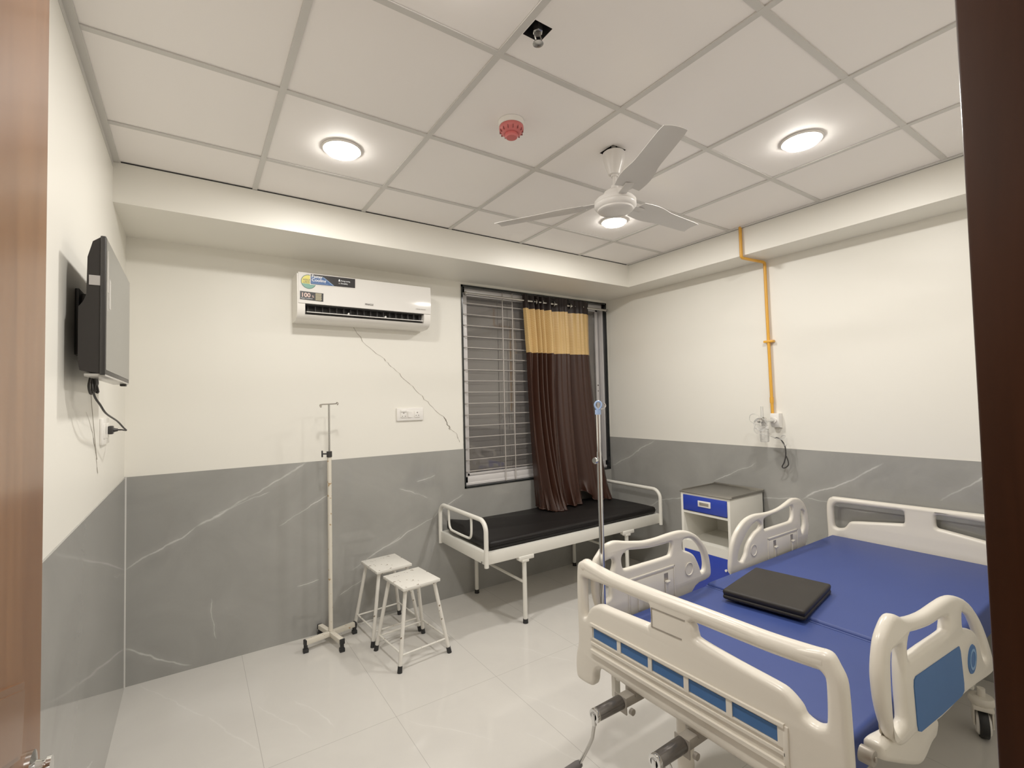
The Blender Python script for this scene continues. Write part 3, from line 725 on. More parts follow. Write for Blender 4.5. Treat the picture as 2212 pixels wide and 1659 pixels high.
text('lettering', 'PINACLE', 0.0165, (1.320, YS-0.0006, 2.250), MT['ink_grey'], ac, bold=0.0006, xscale=0.9)
text('lettering', 'e Series Inverter', 0.0125, (1.695, YS-0.0006, 2.252), MT['ink_grey'], ac, xscale=0.95)

# ------------------------------------------------------------------ switchboard on the back wall
sb = empty('switch_board', (1.715, 0, 1.473), 'white three-module switch and socket board on the back wall', 'switch board')
MB().box((1.608, -0.014, 1.424), (1.822, 0, 1.522), 0.004).build('plate', MT['white_gl'], sb)
s1 = MB().box((1.637, -0.020, 1.448), (1.683, -0.013, 1.500), 0.002).box((1.637, -0.027, 1.492), (1.683, -0.013, 1.506), 0.003).build('shuttered_socket', MT['white_gl'], sb)
MB().cyl((1.660, -0.0208, 1.483), (1.660, -0.0195, 1.483), 0.0045).cyl((1.649, -0.0208, 1.459), (1.649, -0.0195, 1.459), 0.0035).cyl((1.672, -0.0208, 1.459), (1.672, -0.0195, 1.459), 0.0035).build('pin_holes', MT['ink_grey'], s1)
MB().box((1.692, -0.016, 1.447), (1.738, -0.013, 1.497), 0.001).prism([(1.694, -0.025), (1.715, -0.019), (1.736, -0.015), (1.736, -0.012), (1.694, -0.012)], 1.449, 1.495, 'Z').build('rocker_switch', MT['white_gl'], sb)
s2 = MB().box((1.747, -0.019, 1.447), (1.792, -0.013, 1.497), 0.002).build('socket', MT['white_gl'], sb)
MB().cyl((1.770, -0.0198, 1.485), (1.770, -0.0185, 1.485), 0.0045).cyl((1.760, -0.0198, 1.463), (1.760, -0.0185, 1.463), 0.0035).cyl((1.780, -0.0198, 1.463), (1.780, -0.0185, 1.463), 0.0035).build('pin_holes', MT['ink_grey'], s2)

# ------------------------------------------------------------------ floor-standing drip stand
cx, cy = 1.077, -0.180
iv = empty('drip_stand', (cx, cy, 0), 'cream floor drip stand with cross base against the grey back wall', 'drip stand')
ba = MB()
ends = []
for (ex, ey) in ((0.917, -0.212), (1.108, -0.338), (1.040, -0.036), (1.239, -0.144)):
    d = Vector((ex-cx, ey-cy, 0)); L_ = d.length; d.normalize()
    M = Matrix.Translation((cx, cy, 0.062)) @ Matrix.Rotation(math.atan2(d.y, d.x), 4, 'Z')
    ba.box((0, -0.0145, -0.0145), (L_+0.004, 0.0145, 0.0145), 0.002, mtx=M); ends.append((ex, ey, M, L_, d))
ba.build('cross_base', MT['rust'], iv)
for ex, ey, M, L_, d in ends:
    MB().box((L_-0.003, -0.0155, -0.0155), (L_+0.010, 0.0155, 0.0155), 0.002, mtx=M).box((ex-0.016, ey-0.016, 0.0), (ex+0.016, ey+0.016, 0.024), 0.004).cyl((ex, ey, 0.02), (ex, ey, 0.05), 0.012).build('rubber_foot', MT['rubber'], iv)
MB().cyl((cx, cy, 0.05), (cx, cy, 1.225), 0.0135).build('pole', MT['rust'], iv)
MB().cyl((cx, cy, 1.20), (cx, cy, 1.562), 0.0065).build('inner_rod', MT['steel'], iv)
co = MB().cyl((cx, cy, 1.212), (cx, cy, 1.250), 0.0175).build('collar', MT['blackpl'], iv)
MB().cyl((cx-0.012, cy, 1.234), (cx-0.042, cy, 1.236), 0.005).box((cx-0.050, cy-0.006, 1.214), (cx-0.040, cy+0.006, 1.258), 0.003).build('tightening_knob', MT['blackpl'], co)
MB().tube(crom([(cx-0.050, cy-0.006, 1.560), (cx-0.054, cy-0.020, 1.546), (cx-0.058, cy-0.012, 1.552), (cx-0.05, cy, 1.562), (cx, cy, 1.564), (cx+0.045, cy+0.004, 1.566), (cx+0.054, cy+0.008, 1.573), (cx+0.056, cy-0.016, 1.566), (cx+0.050, cy-0.014, 1.558)], False, 5), 0.0042, 8).build('hook_bar', MT['galv'], iv)

# ------------------------------------------------------------------ two stools (one built, one copied)
def stool():
    r = empty('stool', (0, 0, 0), 'worn white metal stool standing nearer, in front of the other stool', 'stool', 'square metal stools')
    MB().box((-0.126, -0.143, 0.442), (0.126, 0.143, 0.460), 0.003).box((-0.112, -0.128, 0.432), (0.112, 0.128, 0.443)).build('seat', MT['chip_seat'], r)
    legs = []
    for sx in (-1, 1):
        for sy in (-1, 1):
            t0 = Vector((sx*0.098, sy*0.112, 0.440)); f0 = Vector((sx*0.167, sy*0.166, 0.006))
            lg = MB().cyl(f0, t0, 0.0115).build('leg', MT['chip'], r)
            d = (t0-f0).normalized()
            MB().cyl(f0 - d*0.006, f0 + d*0.030, 0.0145, 0.0135).build('rubber_tip', MT['rubber'], lg)
            legs.append((f0, t0))
    def at(i, z): f0, t0 = legs[i]; return f0 + (t0-f0)*((z-f0.z)/(t0.z-f0.z))
    for i, j, z in ((0, 1, 0.098), (2, 3, 0.098), (0, 2, 0.088), (1, 3, 0.088)):
        MB().cyl(at(i, z), at(j, z), 0.0055, seg=12).build('stretcher', MT['chip'], r)
    return r
st1 = stool(); st1.location = (1.470, -0.604, 0); st1.rotation_euler = (0, 0, radians(5.5))
st2 = dup(st1); st2.location = (1.438, -0.226, 0); st2.rotation_euler = (0, 0, radians(4.0))
st2['label'] = 'worn white metal stool close to the wall, behind the nearer stool'

# ------------------------------------------------------------------ examination couch under the window
ec = empty('examination_couch', (2.83, -0.375, 0), 'white tubular steel examination couch under the window', 'examination couch')
X0, X1, Y0, Y1 = 1.945, 3.712, -0.725, -0.030
fr = MB()
fr.box((X0, Y0-0.004, 0.466), (X1, Y0+0.004, 0.545), 0.002).box((X0, Y1-0.004, 0.466), (X1, Y1+0.004, 0.545), 0.002)
fr.box((X0-0.004, Y0, 0.466), (X0+0.004, Y1, 0.545), 0.002).box((X1-0.004, Y0, 0.466), (X1+0.004, Y1, 0.545), 0.002)
fr.box((X0, Y0, 0.518), (X1, Y1, 0.522)).box((X0, Y0, 0.541), (X1, Y0+0.028, 0.545)).box((X0, Y0, 0.541), (X0+0.028, Y1, 0.545))
fr.build('frame', MT['ivory'], ec)
def hoop(x, zt, inner):
    R_ = 0.075; p = [(x, Y0-0.010, 0.452), (x, Y0-0.010, zt-R_)]
    for k in range(1, 8): a = pi/2*k/8; p.append((x, Y0-0.010+R_*(1-cos(a)), zt-R_+R_*sin(a)))
    p += [(x, Y0-0.010+R_, zt)]
    p += [(x, Y1-R_, zt)]
    for k in range(1, 8): a = pi/2*k/8; p.append((x, Y1-R_+R_*sin(a), zt-R_+R_*cos(a)))
    p += [(x, Y1, zt-R_), (x, Y1, 0.455)]
    o = MB().tube(p, 0.0155, 14).build('end_hoop', MT['ivory'], ec)
    if inner:
        q = crom([(x, -0.185, zt), (x, -0.183, 0.70), (x, -0.188, 0.632), (x, -0.21, 0.602), (x, -0.26, 0.594), (x, -0.46, 0.594), (x, -0.512, 0.602), (x, -0.532, 0.632), (x, -0.535, 0.70), (x, -0.533, zt)], False, 5)
        MB().tube(q, 0.0085, 10).build('inner_loop', MT['ivory'], o)
    MB().cyl((x-0.016, Y0+0.02, 0.485), (x-0.022, Y0+0.02, 0.485), 0.007).build('bolt', MT['steel'], o)
    return o
hoop(X0, 0.758, True); hoop(X1, 0.752, False)
for (x, y) in ((2.264, -0.715), (2.250, -0.052), (3.300, -0.715), (3.302, -0.052)):
    lg = MB().cyl((x, y, 0.012), (x, y, 0.45), 0.0155).build('leg', MT['ivory'], ec)
    MB().cyl((x, y, 0.0), (x, y, 0.030), 0.019, 0.0175).build('rubber_foot', MT['rubber'], lg)
    MB().box((x-0.055, y-0.020, 0.440), (x+0.075, y+0.020, 0.470), 0.006).box((x-0.030, y-0.022, 0.425), (x+0.030, y+0.022, 0.447), 0.006).build('leg_bracket', MT['ivory'], lg)
for x in (2.257, 3.301):
    MB().cyl((x, -0.715, 0.285), (x, -0.052, 0.285), 0.0095, seg=12).build('leg_stretcher', MT['ivory'], ec)
cmx = empty('couch_mattress', (2.83, -0.37, 0.545), 'black vinyl mattress lying on the examination couch', 'mattress')
mm = MB().box((1.985, -0.708, 0.546), (3.690, -0.052, 0.606), 0.022, 4)
bmesh.ops.subdivide_edges(mm.bm, edges=[e for e in mm.bm.edges if e.calc_length() > 0.4], cuts=10)
for v in mm.bm.verts:
    if v.co.z > 0.58: v.co.z += 0.004*sin(v.co.x*5+1)*sin(v.co.y*9)
    if v.co.x < 2.03 and v.co.y > -0.30: v.co.z += 0.03 if v.co.z > 0.58 else 0.008
mm.build('vinyl_cover', MT['rexine'], cmx, smooth=60)
MB().tube([(1.992, -0.7085, 0.580), (2.3, -0.7095, 0.579), (3.0, -0.7095, 0.5785), (3.685, -0.7085, 0.578)], 0.0028, 6).build('piping', MT['rexine'], cmx)

# ------------------------------------------------------------------ bedside locker
lk = empty('bedside_locker', (3.63, -1.373, 0), 'cream and blue bedside locker with open shelf and steel top', 'bedside locker')
lx0, lx1, ly0, ly1 = 3.412, 3.848, -1.573, -1.175
lb = MB(); t_ = 0.020
lb.box((lx0, ly0, 0.06), (lx1, ly0+t_, 0.838), 0.001).box((lx0, ly1-t_, 0.06), (lx1, ly1, 0.838), 0.001).box((lx1-0.012, ly0, 0.06), (lx1, ly1, 0.838))
for z in (0.060, 0.424, 0.690, 0.822): lb.box((lx0, ly0+t_, z), (lx1-0.01, ly1-t_, z+0.016))
lb.box((lx0-0.001, ly0+t_, 0.4215), (lx0+0.006, ly1-t_, 0.486)).box((lx0, ly0+t_, 0.475), (lx1-0.012, ly1-t_, 0.484))
lb.build('cabinet', MT['ivory'], lk)
tt = MB().box((lx0-0.006, ly0-0.006, 0.838), (lx1+0.004, ly1+0.006, 0.846), 0.002)
tt.box((lx1-0.004, ly0-0.006, 0.844), (lx1+0.004, ly1+0.006, 0.862), 0.002).box((lx0+0.02, ly0-0.006, 0.844), (lx1, ly0-0.002, 0.856), 0.001).box((lx0+0.02, ly1+0.002, 0.844), (lx1, ly1+0.006, 0.856), 0.001)
tt.build('tray_top', mat('dull_steel_tray', (0.30, 0.285, 0.255), 0.3, metal=0.7, var=0.06), lk)
dr = MB().box((lx0-0.004, ly0+0.022, 0.712), (lx0+0.012, ly1-0.022, 0.824), 0.001).build('drawer', MT['bluep'], lk)
MB().box((lx0-0.010, -1.428, 0.753), (lx0-0.003, -1.326, 0.797), 0.002).build('handle_surround', MT['white_gl'], dr)
MB().box((lx0-0.0115, -1.415, 0.764), (lx0-0.009, -1.339, 0.786), 0.001).build('handle_recess', MT['galv'], dr)
dd = MB().box((lx0-0.004, ly0+0.022, 0.085), (lx0+0.012, ly1-0.022, 0.420), 0.001).build('door', MT['bluep'], lk)
MB().cyl((lx0-0.004, ly0+0.040, 0.345), (lx0-0.014, ly0+0.040, 0.345), 0.008).build('knob', MT['white_gl'], dd)
for (x, y) in ((lx0+0.03, ly0+0.03), (lx0+0.03, ly1-0.03), (lx1-0.03, ly0+0.03), (lx1-0.03, ly1-0.03)):
    MB().cyl((x, y, 0.0), (x, y, 0.062), 0.013).build('leg', MT['rubber'], lk)

# ------------------------------------------------------------------ oxygen supply on the right wall
gp = empty('gas_pipe', (W-0.02, -1.655, 2.0), 'yellow orange gas pipe running down the right wall', 'gas pipe')
px = W-0.022
pp = [(BX-0.016, -1.630, H+0.004), (BX-0.016, -1.630, 2.565), (BX-0.014, -1.630, 2.553), (BX-0.004, -1.630, 2.545), (3.70, -1.638, 2.545), (px-0.012, -1.650, 2.546), (px-0.003, -1.652, 2.541), (px, -1.653, 2.530), (px, -1.655, 2.2), (px, -1.665, 1.425)]
MB().tube(pp, 0.0105, 12).build('pipe', MT['yellow'], gp)
MB().box((px-0.014, -1.695, 1.945), (W-0.001, -1.625, 1.962), 0.003).build('pipe_clip', MT['yellow'], gp)
MB().cyl((px, -1.6635, 1.50), (px, -1.6635, 1.542), 0.0135).build('coupling', MT['yellow'], gp)
go = empty('gas_outlet_box', (W-0.03, -1.69, 1.37), 'white plastic gas outlet box at the foot of the yellow pipe', 'gas outlet')
MB().prism([(W-0.001, 1.425), (W-0.046, 1.425), (W-0.050, 1.418), (W-0.050, 1.350), (W-0.035, 1.325), (W-0.001, 1.320)], -1.722, -1.662, 'Y').build('box', MT['white_gl'], go)
MB().lathe([(0, 0), (0.018, 0), (0.018, 0.012), (0, 0.012)], (W-0.062, -1.69, 1.375), 'X').build('outlet_ring', MT['white_pl'], go)
ox = empty('oxygen_flowmeter', (W-0.12, -1.66, 1.36), 'clear oxygen flowmeter and humidifier bottle on the gas outlet', 'oxygen flowmeter')
fxm, fym = W-0.125, -1.655
MB().cyl((W-0.058, -1.69, 1.375), (fxm, fym-0.012, 1.372), 0.009).lathe([(0, 1.335), (0.016, 1.338), (0.020, 1.36), (0.018, 1.392), (0.010, 1.40), (0, 1.40)], (fxm, fym, 0), seg=20).build('valve_body', MT['chrome'], ox)
MB().cyl((fxm, fym+0.012, 1.385), (fxm, fym+0.012, 1.478), 0.0095).build('flow_tube', MT['acrylic'], ox)
MB().lathe([(0, 0), (0.013, 0), (0.015, 0.006), (0.012, 0.022), (0, 0.024)], (fxm-0.045, fym+0.018, 1.378), 'X').build('knob', MT['white_gl'], ox)
MB().lathe([(0.030, 1.338), (0.034, 1.336), (0.034, 1.318), (0.030, 1.314), (0.0, 1.314)], (fxm, fym, 0), seg=24).build('bottle_cap', MT['white_gl'], ox)
MB().lathe([(0.030, 1.316), (0.031, 1.300), (0.029, 1.292), (0.031, 1.285), (0.030, 1.232), (0.027, 1.222), (0, 1.222)], (fxm, fym, 0), seg=24).build('humidifier_bottle', MT['acrylic'], ox)
MB().tube(crom([(fxm-0.02, fym+0.02, 1.345), (fxm-0.02, fym+0.06, 1.352), (fxm, fym+0.105, 1.375), (fxm, fym+0.100, 1.412), (fxm, fym+0.065, 1.422), (fxm, fym+0.035, 1.400), (fxm, fym+0.02, 1.385)], False, 6), 0.0028, 8).build('tubing', MT['acrylic'], ox)
om = empty('oxygen_mask', (W-0.10, -1.70, 1.30), 'clear plastic oxygen mask hanging from the flowmeter', 'oxygen mask')
MB().lathe([(0.046, 0.0), (0.048, 0.004), (0.042, 0.018), (0.034, 0.034), (0.020, 0.046), (0.010, 0.050), (0.009, 0.060), (0, 0.060)], (W-0.215, -1.672, 1.352), 'X', 24).build('shell', MT['acrylic'], om)
MB().tube(crom([(W-0.20, -1.635, 1.35), (W-0.21, -1.628, 1.31), (W-0.20, -1.65, 1.285), (W-0.18, -1.70, 1.28), (W-0.12, -1.735, 1.25), (W-0.09, -1.765, 1.245), (W-0.08, -1.775, 1.27), (W-0.07, -1.745, 1.262), (W-0.07, -1.75, 1.22), (W-0.08, -1.78, 1.20), (W-0.07, -1.775, 1.25)], False, 6), 0.0036, 8).build('tubing', MT['acrylic'], om)
MB().lathe([(0, 0), (0.012, 0.002), (0.015, 0.012), (0.010, 0.03), (0, 0.032)], (W-0.215, -1.665, 1.375), 'X', 16).build('connector', MT['chrome'], om)
bs = MB().tube(crom([(W-0.075, -1.702, 1.248), (W-0.080, -1.722, 1.252), (W-0.075, -1.750, 1.232), (W-0.070, -1.768, 1.190), (W-0.070, -1.770, 1.130), (W-0.072, -1.758, 1.080), (W-0.070, -1.742, 1.048), (W-0.068, -1.756, 1.040), (W-0.066, -1.782, 1.062), (W-0.066, -1.782, 1.092), (W-0.068, -1.772, 1.125)], False, 6), 0.0042, 8)
es = bs.build('elastic_strap', MT['blackpl'], om); es['label'] = 'thin black elastic strap loop'

# ------------------------------------------------------------------ hospital bed
bed = empty('hospital_bed', (2.74, -2.46, 0), 'cream hospital bed with blue inlays, moulded boards and side rails', 'hospital bed')
FB_OUT = [(-1.970, 0.858), (-1.980, 0.880), (-2.006, 0.892), (-2.039, 0.890), (-2.162, 0.875), (-2.361, 0.874), (-2.527, 0.878), (-2.668, 0.882), (-2.75, 0.88), (-2.825, 0.884), (-2.87, 0.891), (-2.901, 0.898), (-2.922, 0.894), (-2.936, 0.872), (-2.950, 0.842), (-2.954, 0.796), (-2.956, 0.727), (-2.958, 0.642), (-2.960, 0.56), (-2.984, 0.50), (-2.986, 0.47), (-2.984, 0.425), (-2.974, 0.406), (-2.950, 0.400), (-2.905, 0.402), (-2.885, 0.412), (-2.876, 0.435), (-2.870, 0.460), (-2.85, 0.486), (-2.82, 0.490),
          (-2.702, 0.488), (-2.453, 0.488), (-2.283, 0.488), (-2.117, 0.496), (-2.078, 0.486), (-2.060, 0.458), (-2.056, 0.43), (-2.046, 0.409), (-2.025, 0.401), (-1.975, 0.398), (-1.956, 0.405), (-1.948, 0.425), (-1.948, 0.475), (-1.954, 0.510), (-1.966, 0.555), (-1.967, 0.633), (-1.965, 0.717), (-1.965, 0.79)]
FB_H1 = [(-2.004, 0.823), (-2.044, 0.826), (-2.16, 0.83), (-2.322, 0.834), (-2.339, 0.833), (-2.348, 0.821), (-2.349, 0.774), (-2.336, 0.754), (-2.319, 0.752), (-2.156, 0.743), (-2.096, 0.741), (-2.06, 0.726), (-2.035, 0.701), (-2.022, 0.674), (-2.010, 0.664), (-2.003, 0.676), (-2.001, 0.749), (-2.001, 0.80)]
FB_H2 = [(-2.525, 0.835), (-2.666, 0.839), (-2.787, 0.844), (-2.858, 0.845), (-2.889, 0.848), (-2.903, 0.841), (-2.909, 0.823), (-2.909, 0.751), (-2.906, 0.718), (-2.897, 0.707), (-2.879, 0.7), (-2.853, 0.707), (-2.843, 0.724), (-2.826, 0.74), (-2.802, 0.754), (-2.768, 0.759), (-2.663, 0.767), (-2.543, 0.78), (-2.528, 0.791), (-2.523, 0.811)]
FX = 1.652
fbd = plate('footboard', [crom(FB_OUT, True, 3), crom(FB_H1, True, 3), crom(FB_H2, True, 3)], 'x', FX, 0.046, 0.0155, MT['cream'], bed)
# thicker round top rail and raised mouldings
MB().tube(crom([(FX+0.026, -2.010, 0.868), (FX+0.026, -2.16, 0.854), (FX+0.026, -2.36, 0.853), (FX+0.026, -2.55, 0.857), (FX+0.026, -2.75, 0.860), (FX+0.026, -2.86, 0.867), (FX+0.026, -2.905, 0.872)], False, 6), [0.027]*37, 18).sph((FX+0.026, -2.010, 0.868), 0.029).build('top_rail', MT['cream'], fbd)
rd = MB()
def ridge(a, b, dz, dp):
    rd.prism([(a[0], a[1]-dz), (a[0], a[1]+dz), (b[0], b[1]+dz), (b[0], b[1]-dz)], FX-dp, FX+0.012, 'X')
ridge((-2.052, 0.657), (-2.805, 0.664), 0.005, 0.008); ridge((-2.052, 0.553), (-2.805, 0.555), 0.006, 0.009); ridge((-2.052, 0.603), (-2.805, 0.607), 0.0025, 0.004)
ridge((-2.052, 0.583), (-2.805, 0.588), 0.0045, 0.005)
for (y0, y1) in ((-2.046, -2.062), (-2.195, -2.213), (-2.342, -2.358), (-2.488, -2.506), (-2.636, -2.655), (-2.787, -2.806)): rd.box((FX-0.0046, y1, 0.604), (FX+0.01, y0, 0.658))
rd.box((FX-0.005, -2.815, 0.550), (FX+0.01, -2.800, 0.664), 0.003)
rd.build('ridges', MT['cream'], fbd)
for (y0, y1, a, b) in ((-2.068, -2.195, 0.6125, 0.640), (-2.214, -2.342, 0.615, 0.6425), (-2.359, -2.488, 0.615, 0.643), (-2.506, -2.636, 0.615, 0.6455), (-2.655, -2.785, 0.616, 0.647)):
    MB().box((FX-0.0015, y1, a-0.004), (FX+0.002, y0, b+0.004)).build('blue_inlay', MT['bluei'], fbd, smooth=0)
lp = MB()
for (a, b) in (((-2.362, 0.826), (-2.497, 0.830)), ((-2.359, 0.761), (-2.483, 0.765))): lp.prism([(a[0], a[1]-0.0018), (a[0], a[1]+0.0018), (b[0], b[1]+0.0018), (b[0], b[1]-0.0018)], FX-0.0015, FX+0.002, 'X')
lp.box((FX-0.0015, -2.363, 0.762), (FX+0.002, -2.360, 0.826))
lp.build('label_groove', MT['galv'], fbd, smooth=0)

HX = 3.785
def mirr(P, c): return [(2*c-a, b) for a, b in reversed(P)]
HB_L = [(-2.021, 0.42), (-2.021, 0.63), (-2.018, 0.799), (-2.028, 0.860), (-2.050, 0.882), (-2.088, 0.887)]
HB_OUT = HB_L + [(-2.3, 0.891), (-2.504, 0.895), (-2.7, 0.899)] + [(a, b+0.016) for a, b in mirr(HB_L, -2.504)]
HB_OUT = HB_OUT[:-1] + [(-2.987, 0.42), (-2.504, 0.42)]
HB_H1 = [(-2.058, 0.817), (-2.074, 0.842), (-2.106, 0.850), (-2.26, 0.853), (-2.40, 0.857), (-2.427, 0.855), (-2.433, 0.841), (-2.433, 0.800), (-2.425, 0.784), (-2.40, 0.780), (-2.26, 0.760), (-2.169, 0.746), (-2.145, 0.734), (-2.128, 0.708), (-2.110, 0.693), (-2.079, 0.687), (-2.060, 0.700), (-2.057, 0.76)]
HB_H2 = [(a, b+0.005) for a, b in mirr(HB_H1, -2.504)]
plate('headboard', [crom(HB_OUT, True, 3), crom(HB_H1, True, 3), crom(HB_H2, True, 3)], 'x', HX, 0.045, 0.018, MT['cream'], bed)

# side rails ------------------------------------------------------------
R1_OUT = [(1.698, 0.804), (1.704, 0.863), (1.714, 0.887), (1.732, 0.905), (1.763, 0.931), (1.788, 0.941), (1.816, 0.945), (1.848, 0.943), (1.906, 0.93), (1.965, 0.92), (2.019, 0.912), (2.099, 0.91), (2.183, 0.914), (2.248, 0.915), (2.297, 0.911), (2.351, 0.896), (2.401, 0.871), (2.442, 0.837), (2.474, 0.797), (2.495, 0.752), (2.505, 0.709), (2.508, 0.668), (2.498, 0.648), (2.46, 0.638), (2.38, 0.628), (2.28, 0.55), (2.148, 0.52), (1.90, 0.52), (1.800, 0.60), (1.735, 0.66), (1.705, 0.73)]
R1_H = [(1.874, 0.875), (1.893, 0.886), (1.911, 0.89), (1.941, 0.886), (1.998, 0.879), (2.057, 0.873), (2.15, 0.871), (2.198, 0.872), (2.209, 0.862), (2.206, 0.844), (2.195, 0.819), (2.177, 0.813), (2.095, 0.812), (2.015, 0.813), (1.938, 0.813), (1.888, 0.815), (1.874, 0.826), (1.868, 0.856)]
R1_S = [(2.297, 0.866), (2.322, 0.868), (2.361, 0.86), (2.397, 0.836), (2.428, 0.802), (2.449, 0.763), (2.457, 0.724), (2.453, 0.695), (2.435, 0.684), (2.423, 0.686), (2.415, 0.712), (2.396, 0.748), (2.37, 0.782), (2.327, 0.805), (2.296, 0.816), (2.285, 0.829), (2.286, 0.854)]
R1_L = [(1.75, 0.862), (1.794, 0.873), (1.808, 0.873), (1.818, 0.867), (1.823, 0.853), (1.819, 0.835), (1.809, 0.813), (1.804, 0.786), (1.801, 0.751), (1.796, 0.715), (1.76, 0.7), (1.752, 0.696), (1.744, 0.715), (1.74, 0.76), (1.741, 0.82)]
R2_OUT = [(2.679, 0.638), (2.685, 0.695), (2.697, 0.751), (2.724, 0.802), (2.763, 0.839), (2.819, 0.872), (2.876, 0.888), (2.944, 0.893), (3.026, 0.887), (3.11, 0.885), (3.205, 0.893), (3.291, 0.912), (3.346, 0.925), (3.393, 0.924), (3.441, 0.914), (3.481, 0.891), (3.514, 0.855), (3.538, 0.8), (3.541, 0.73), (3.530, 0.68), (3.49, 0.62), (3.40, 0.56), (3.25, 0.52), (3.0, 0.52), (2.88, 0.58), (2.78, 0.605), (2.70, 0.610)]
R2_H = [(3.02, 0.845), (3.04, 0.857), (3.109, 0.864), (3.18, 0.868), (3.264, 0.876), (3.332, 0.885), (3.348, 0.878), (3.351, 0.858), (3.345, 0.823), (3.328, 0.8), (3.304, 0.795), (3.244, 0.794), (3.103, 0.794), (3.031, 0.793), (3.017, 0.804)]
R2_S = [(2.932, 0.849), (2.952, 0.853), (2.967, 0.848), (2.993, 0.827), (2.974, 0.808), (2.933, 0.796), (2.881, 0.766), (2.846, 0.731), (2.829, 0.695), (2.806, 0.672), (2.788, 0.662), (2.75, 0.681), (2.766, 0.729), (2.808, 0.774), (2.855, 0.814), (2.897, 0.838)]
R2_R = [(3.455, 0.842), (3.484, 0.83), (3.491, 0.796), (3.488, 0.742), (3.456, 0.704), (3.446, 0.712), (3.44, 0.745), (3.436, 0.79), (3.442, 0.83)]
N_OUT = [(1.831, 0.667), (1.797, 0.736), (1.783, 0.799), (1.784, 0.849), (1.807, 0.91), (1.844, 0.942), (1.883, 0.958), (1.923, 0.948), (1.987, 0.922), (2.124, 0.901), (2.248, 0.897), (2.349, 0.892), (2.436, 0.873), (2.544, 0.828), (2.654, 0.746), (2.745, 0.64), (2.796, 0.55), (2.79, 0.52), (2.742, 0.515), (2.58, 0.538), (2.416, 0.556), (2.194, 0.567), (2.021, 0.6), (1.917, 0.606), (1.871, 0.625)]
N_H = [(1.985, 0.88), (2.034, 0.873), (2.147, 0.856), (2.25, 0.85), (2.305, 0.842), (2.322, 0.83), (2.312, 0.806), (2.29, 0.799), (2.11, 0.81), (1.999, 0.815), (1.97, 0.822), (1.965, 0.852)]
N_S = [(2.469, 0.824), (2.5, 0.807), (2.587, 0.762), (2.656, 0.689), (2.699, 0.606), (2.697, 0.588), (2.683, 0.585), (2.652, 0.625), (2.622, 0.681), (2.579, 0.723), (2.49, 0.753), (2.455, 0.771), (2.452, 0.81)]
N_L = [(1.85, 0.862), (1.865, 0.872), (1.928, 0.868), (1.935, 0.84), (1.928, 0.8), (1.928, 0.73), (1.932, 0.68), (1.924, 0.658), (1.862, 0.655), (1.85, 0.69), (1.844, 0.75), (1.844, 0.82)]

RY = -2.025        # inner face of the far rails; bodies go away from the mattress
r1 = plate('side_rail', [crom(R1_OUT, True, 3), crom(R1_H, True, 3), crom(R1_S, True, 3), crom(R1_L, True, 3)], 'y', RY, 0.027, 0.0125, MT['cream'], bed)
r1['label'] = 'far side rail at the foot end'
r2 = plate('side_rail', [crom(R2_OUT, True, 3), crom(R2_H, True, 3), crom(R2_S, True, 3), crom(R2_R, True, 3)], 'y', RY, 0.027, 0.0125, MT['cream'], bed)
r2['label'] = 'far side rail at the head end'
r3 = plate('side_rail', [crom(N_OUT, True, 3), crom(N_H, True, 3), crom(N_S, True, 3), crom(N_L, True, 3)], 'y', -2.990, 0.034, 0.0155, MT['cream'], bed)
r3['label'] = 'near side rail with large blue panel'

def inner_panel(par, x0, x1, z0, z1, latches, disc_c):
    b = MB(); y = RY-0.001
    b.box((x0, y-0.003, z1-0.010), (x1, y+0.002, z1), 0.002).box((x1-0.008, y-0.003, z0), (x1, y+0.002, z1), 0.002).box((x0, y-0.003, z0), (x0+0.008, y+0.002, z1), 0.002)
    b.box((x0+0.01, y-0.002, z0), (x1-0.01, y+0.002, z1-0.018), 0.002)
    b.build('inner_panel', MT['cream'], par)
    for (lx, lz) in latches:
        MB().box((lx-0.014, y-0.0025, lz-0.018), (lx+0.014, y, lz+0.020)).build('latch_slot', MT['galv'], par, smooth=0)
        MB().box((lx-0.012, y-0.018, lz-0.022), (lx+0.014, y-0.002, lz-0.012), 0.003).box((lx-0.010, y-0.008, lz-0.085), (lx+0.016, y-0.003, lz-0.018), 0.002, mtx=None).build('latch', MT['cream'], par)
    MB().lathe([(0.030, 0.0), (0.032, -0.003), (0.029, -0.004), (0.027, -0.001), (0.0, -0.001)], (disc_c[0], RY+0.001, disc_c[1]), 'Y', 28).build('round_boss', MT['cream'], par)
inner_panel(r1, 1.900, 2.215, 0.60, 0.768, ((2.150, 0.722), (1.965, 0.705)), (2.326, 0.723))
inner_panel(r2, 3.045, 3.385, 0.60, 0.742, ((3.115, 0.700), (3.310, 0.700)), (2.899, 0.703))
# blue panel and ring on the near rail's outer face
NB = [(2.004, 0.762), (2.391, 0.728), (2.402, 0.71), (2.420, 0.60), (2.418, 0.578), (2.390, 0.571), (2.20, 0.585), (2.022, 0.604), (2.004, 0.612), (1.997, 0.63), (1.986, 0.74), (1.990, 0.757)]
mb = MB(); mb.prism(NB, -2.9925, -2.989, 'Y'); mb.build('blue_panel', MT['bluei'], r3, smooth=0)
MB().lathe([(0, 0.0), (0.046, 0.0), (0.048, 0.003), (0, 0.003)], (2.525, -2.9925, 0.645), 'Y', 32).build('blue_disc', MT['bluei'], r3)
MB().lathe([(0.026, -0.001), (0.026, 0.001), (0.034, 0.001), (0.034, -0.001), (0.026, -0.001)], (2.525, -2.993, 0.645), 'Y', 32).build('disc_ring', MT['bluei2'], r3)
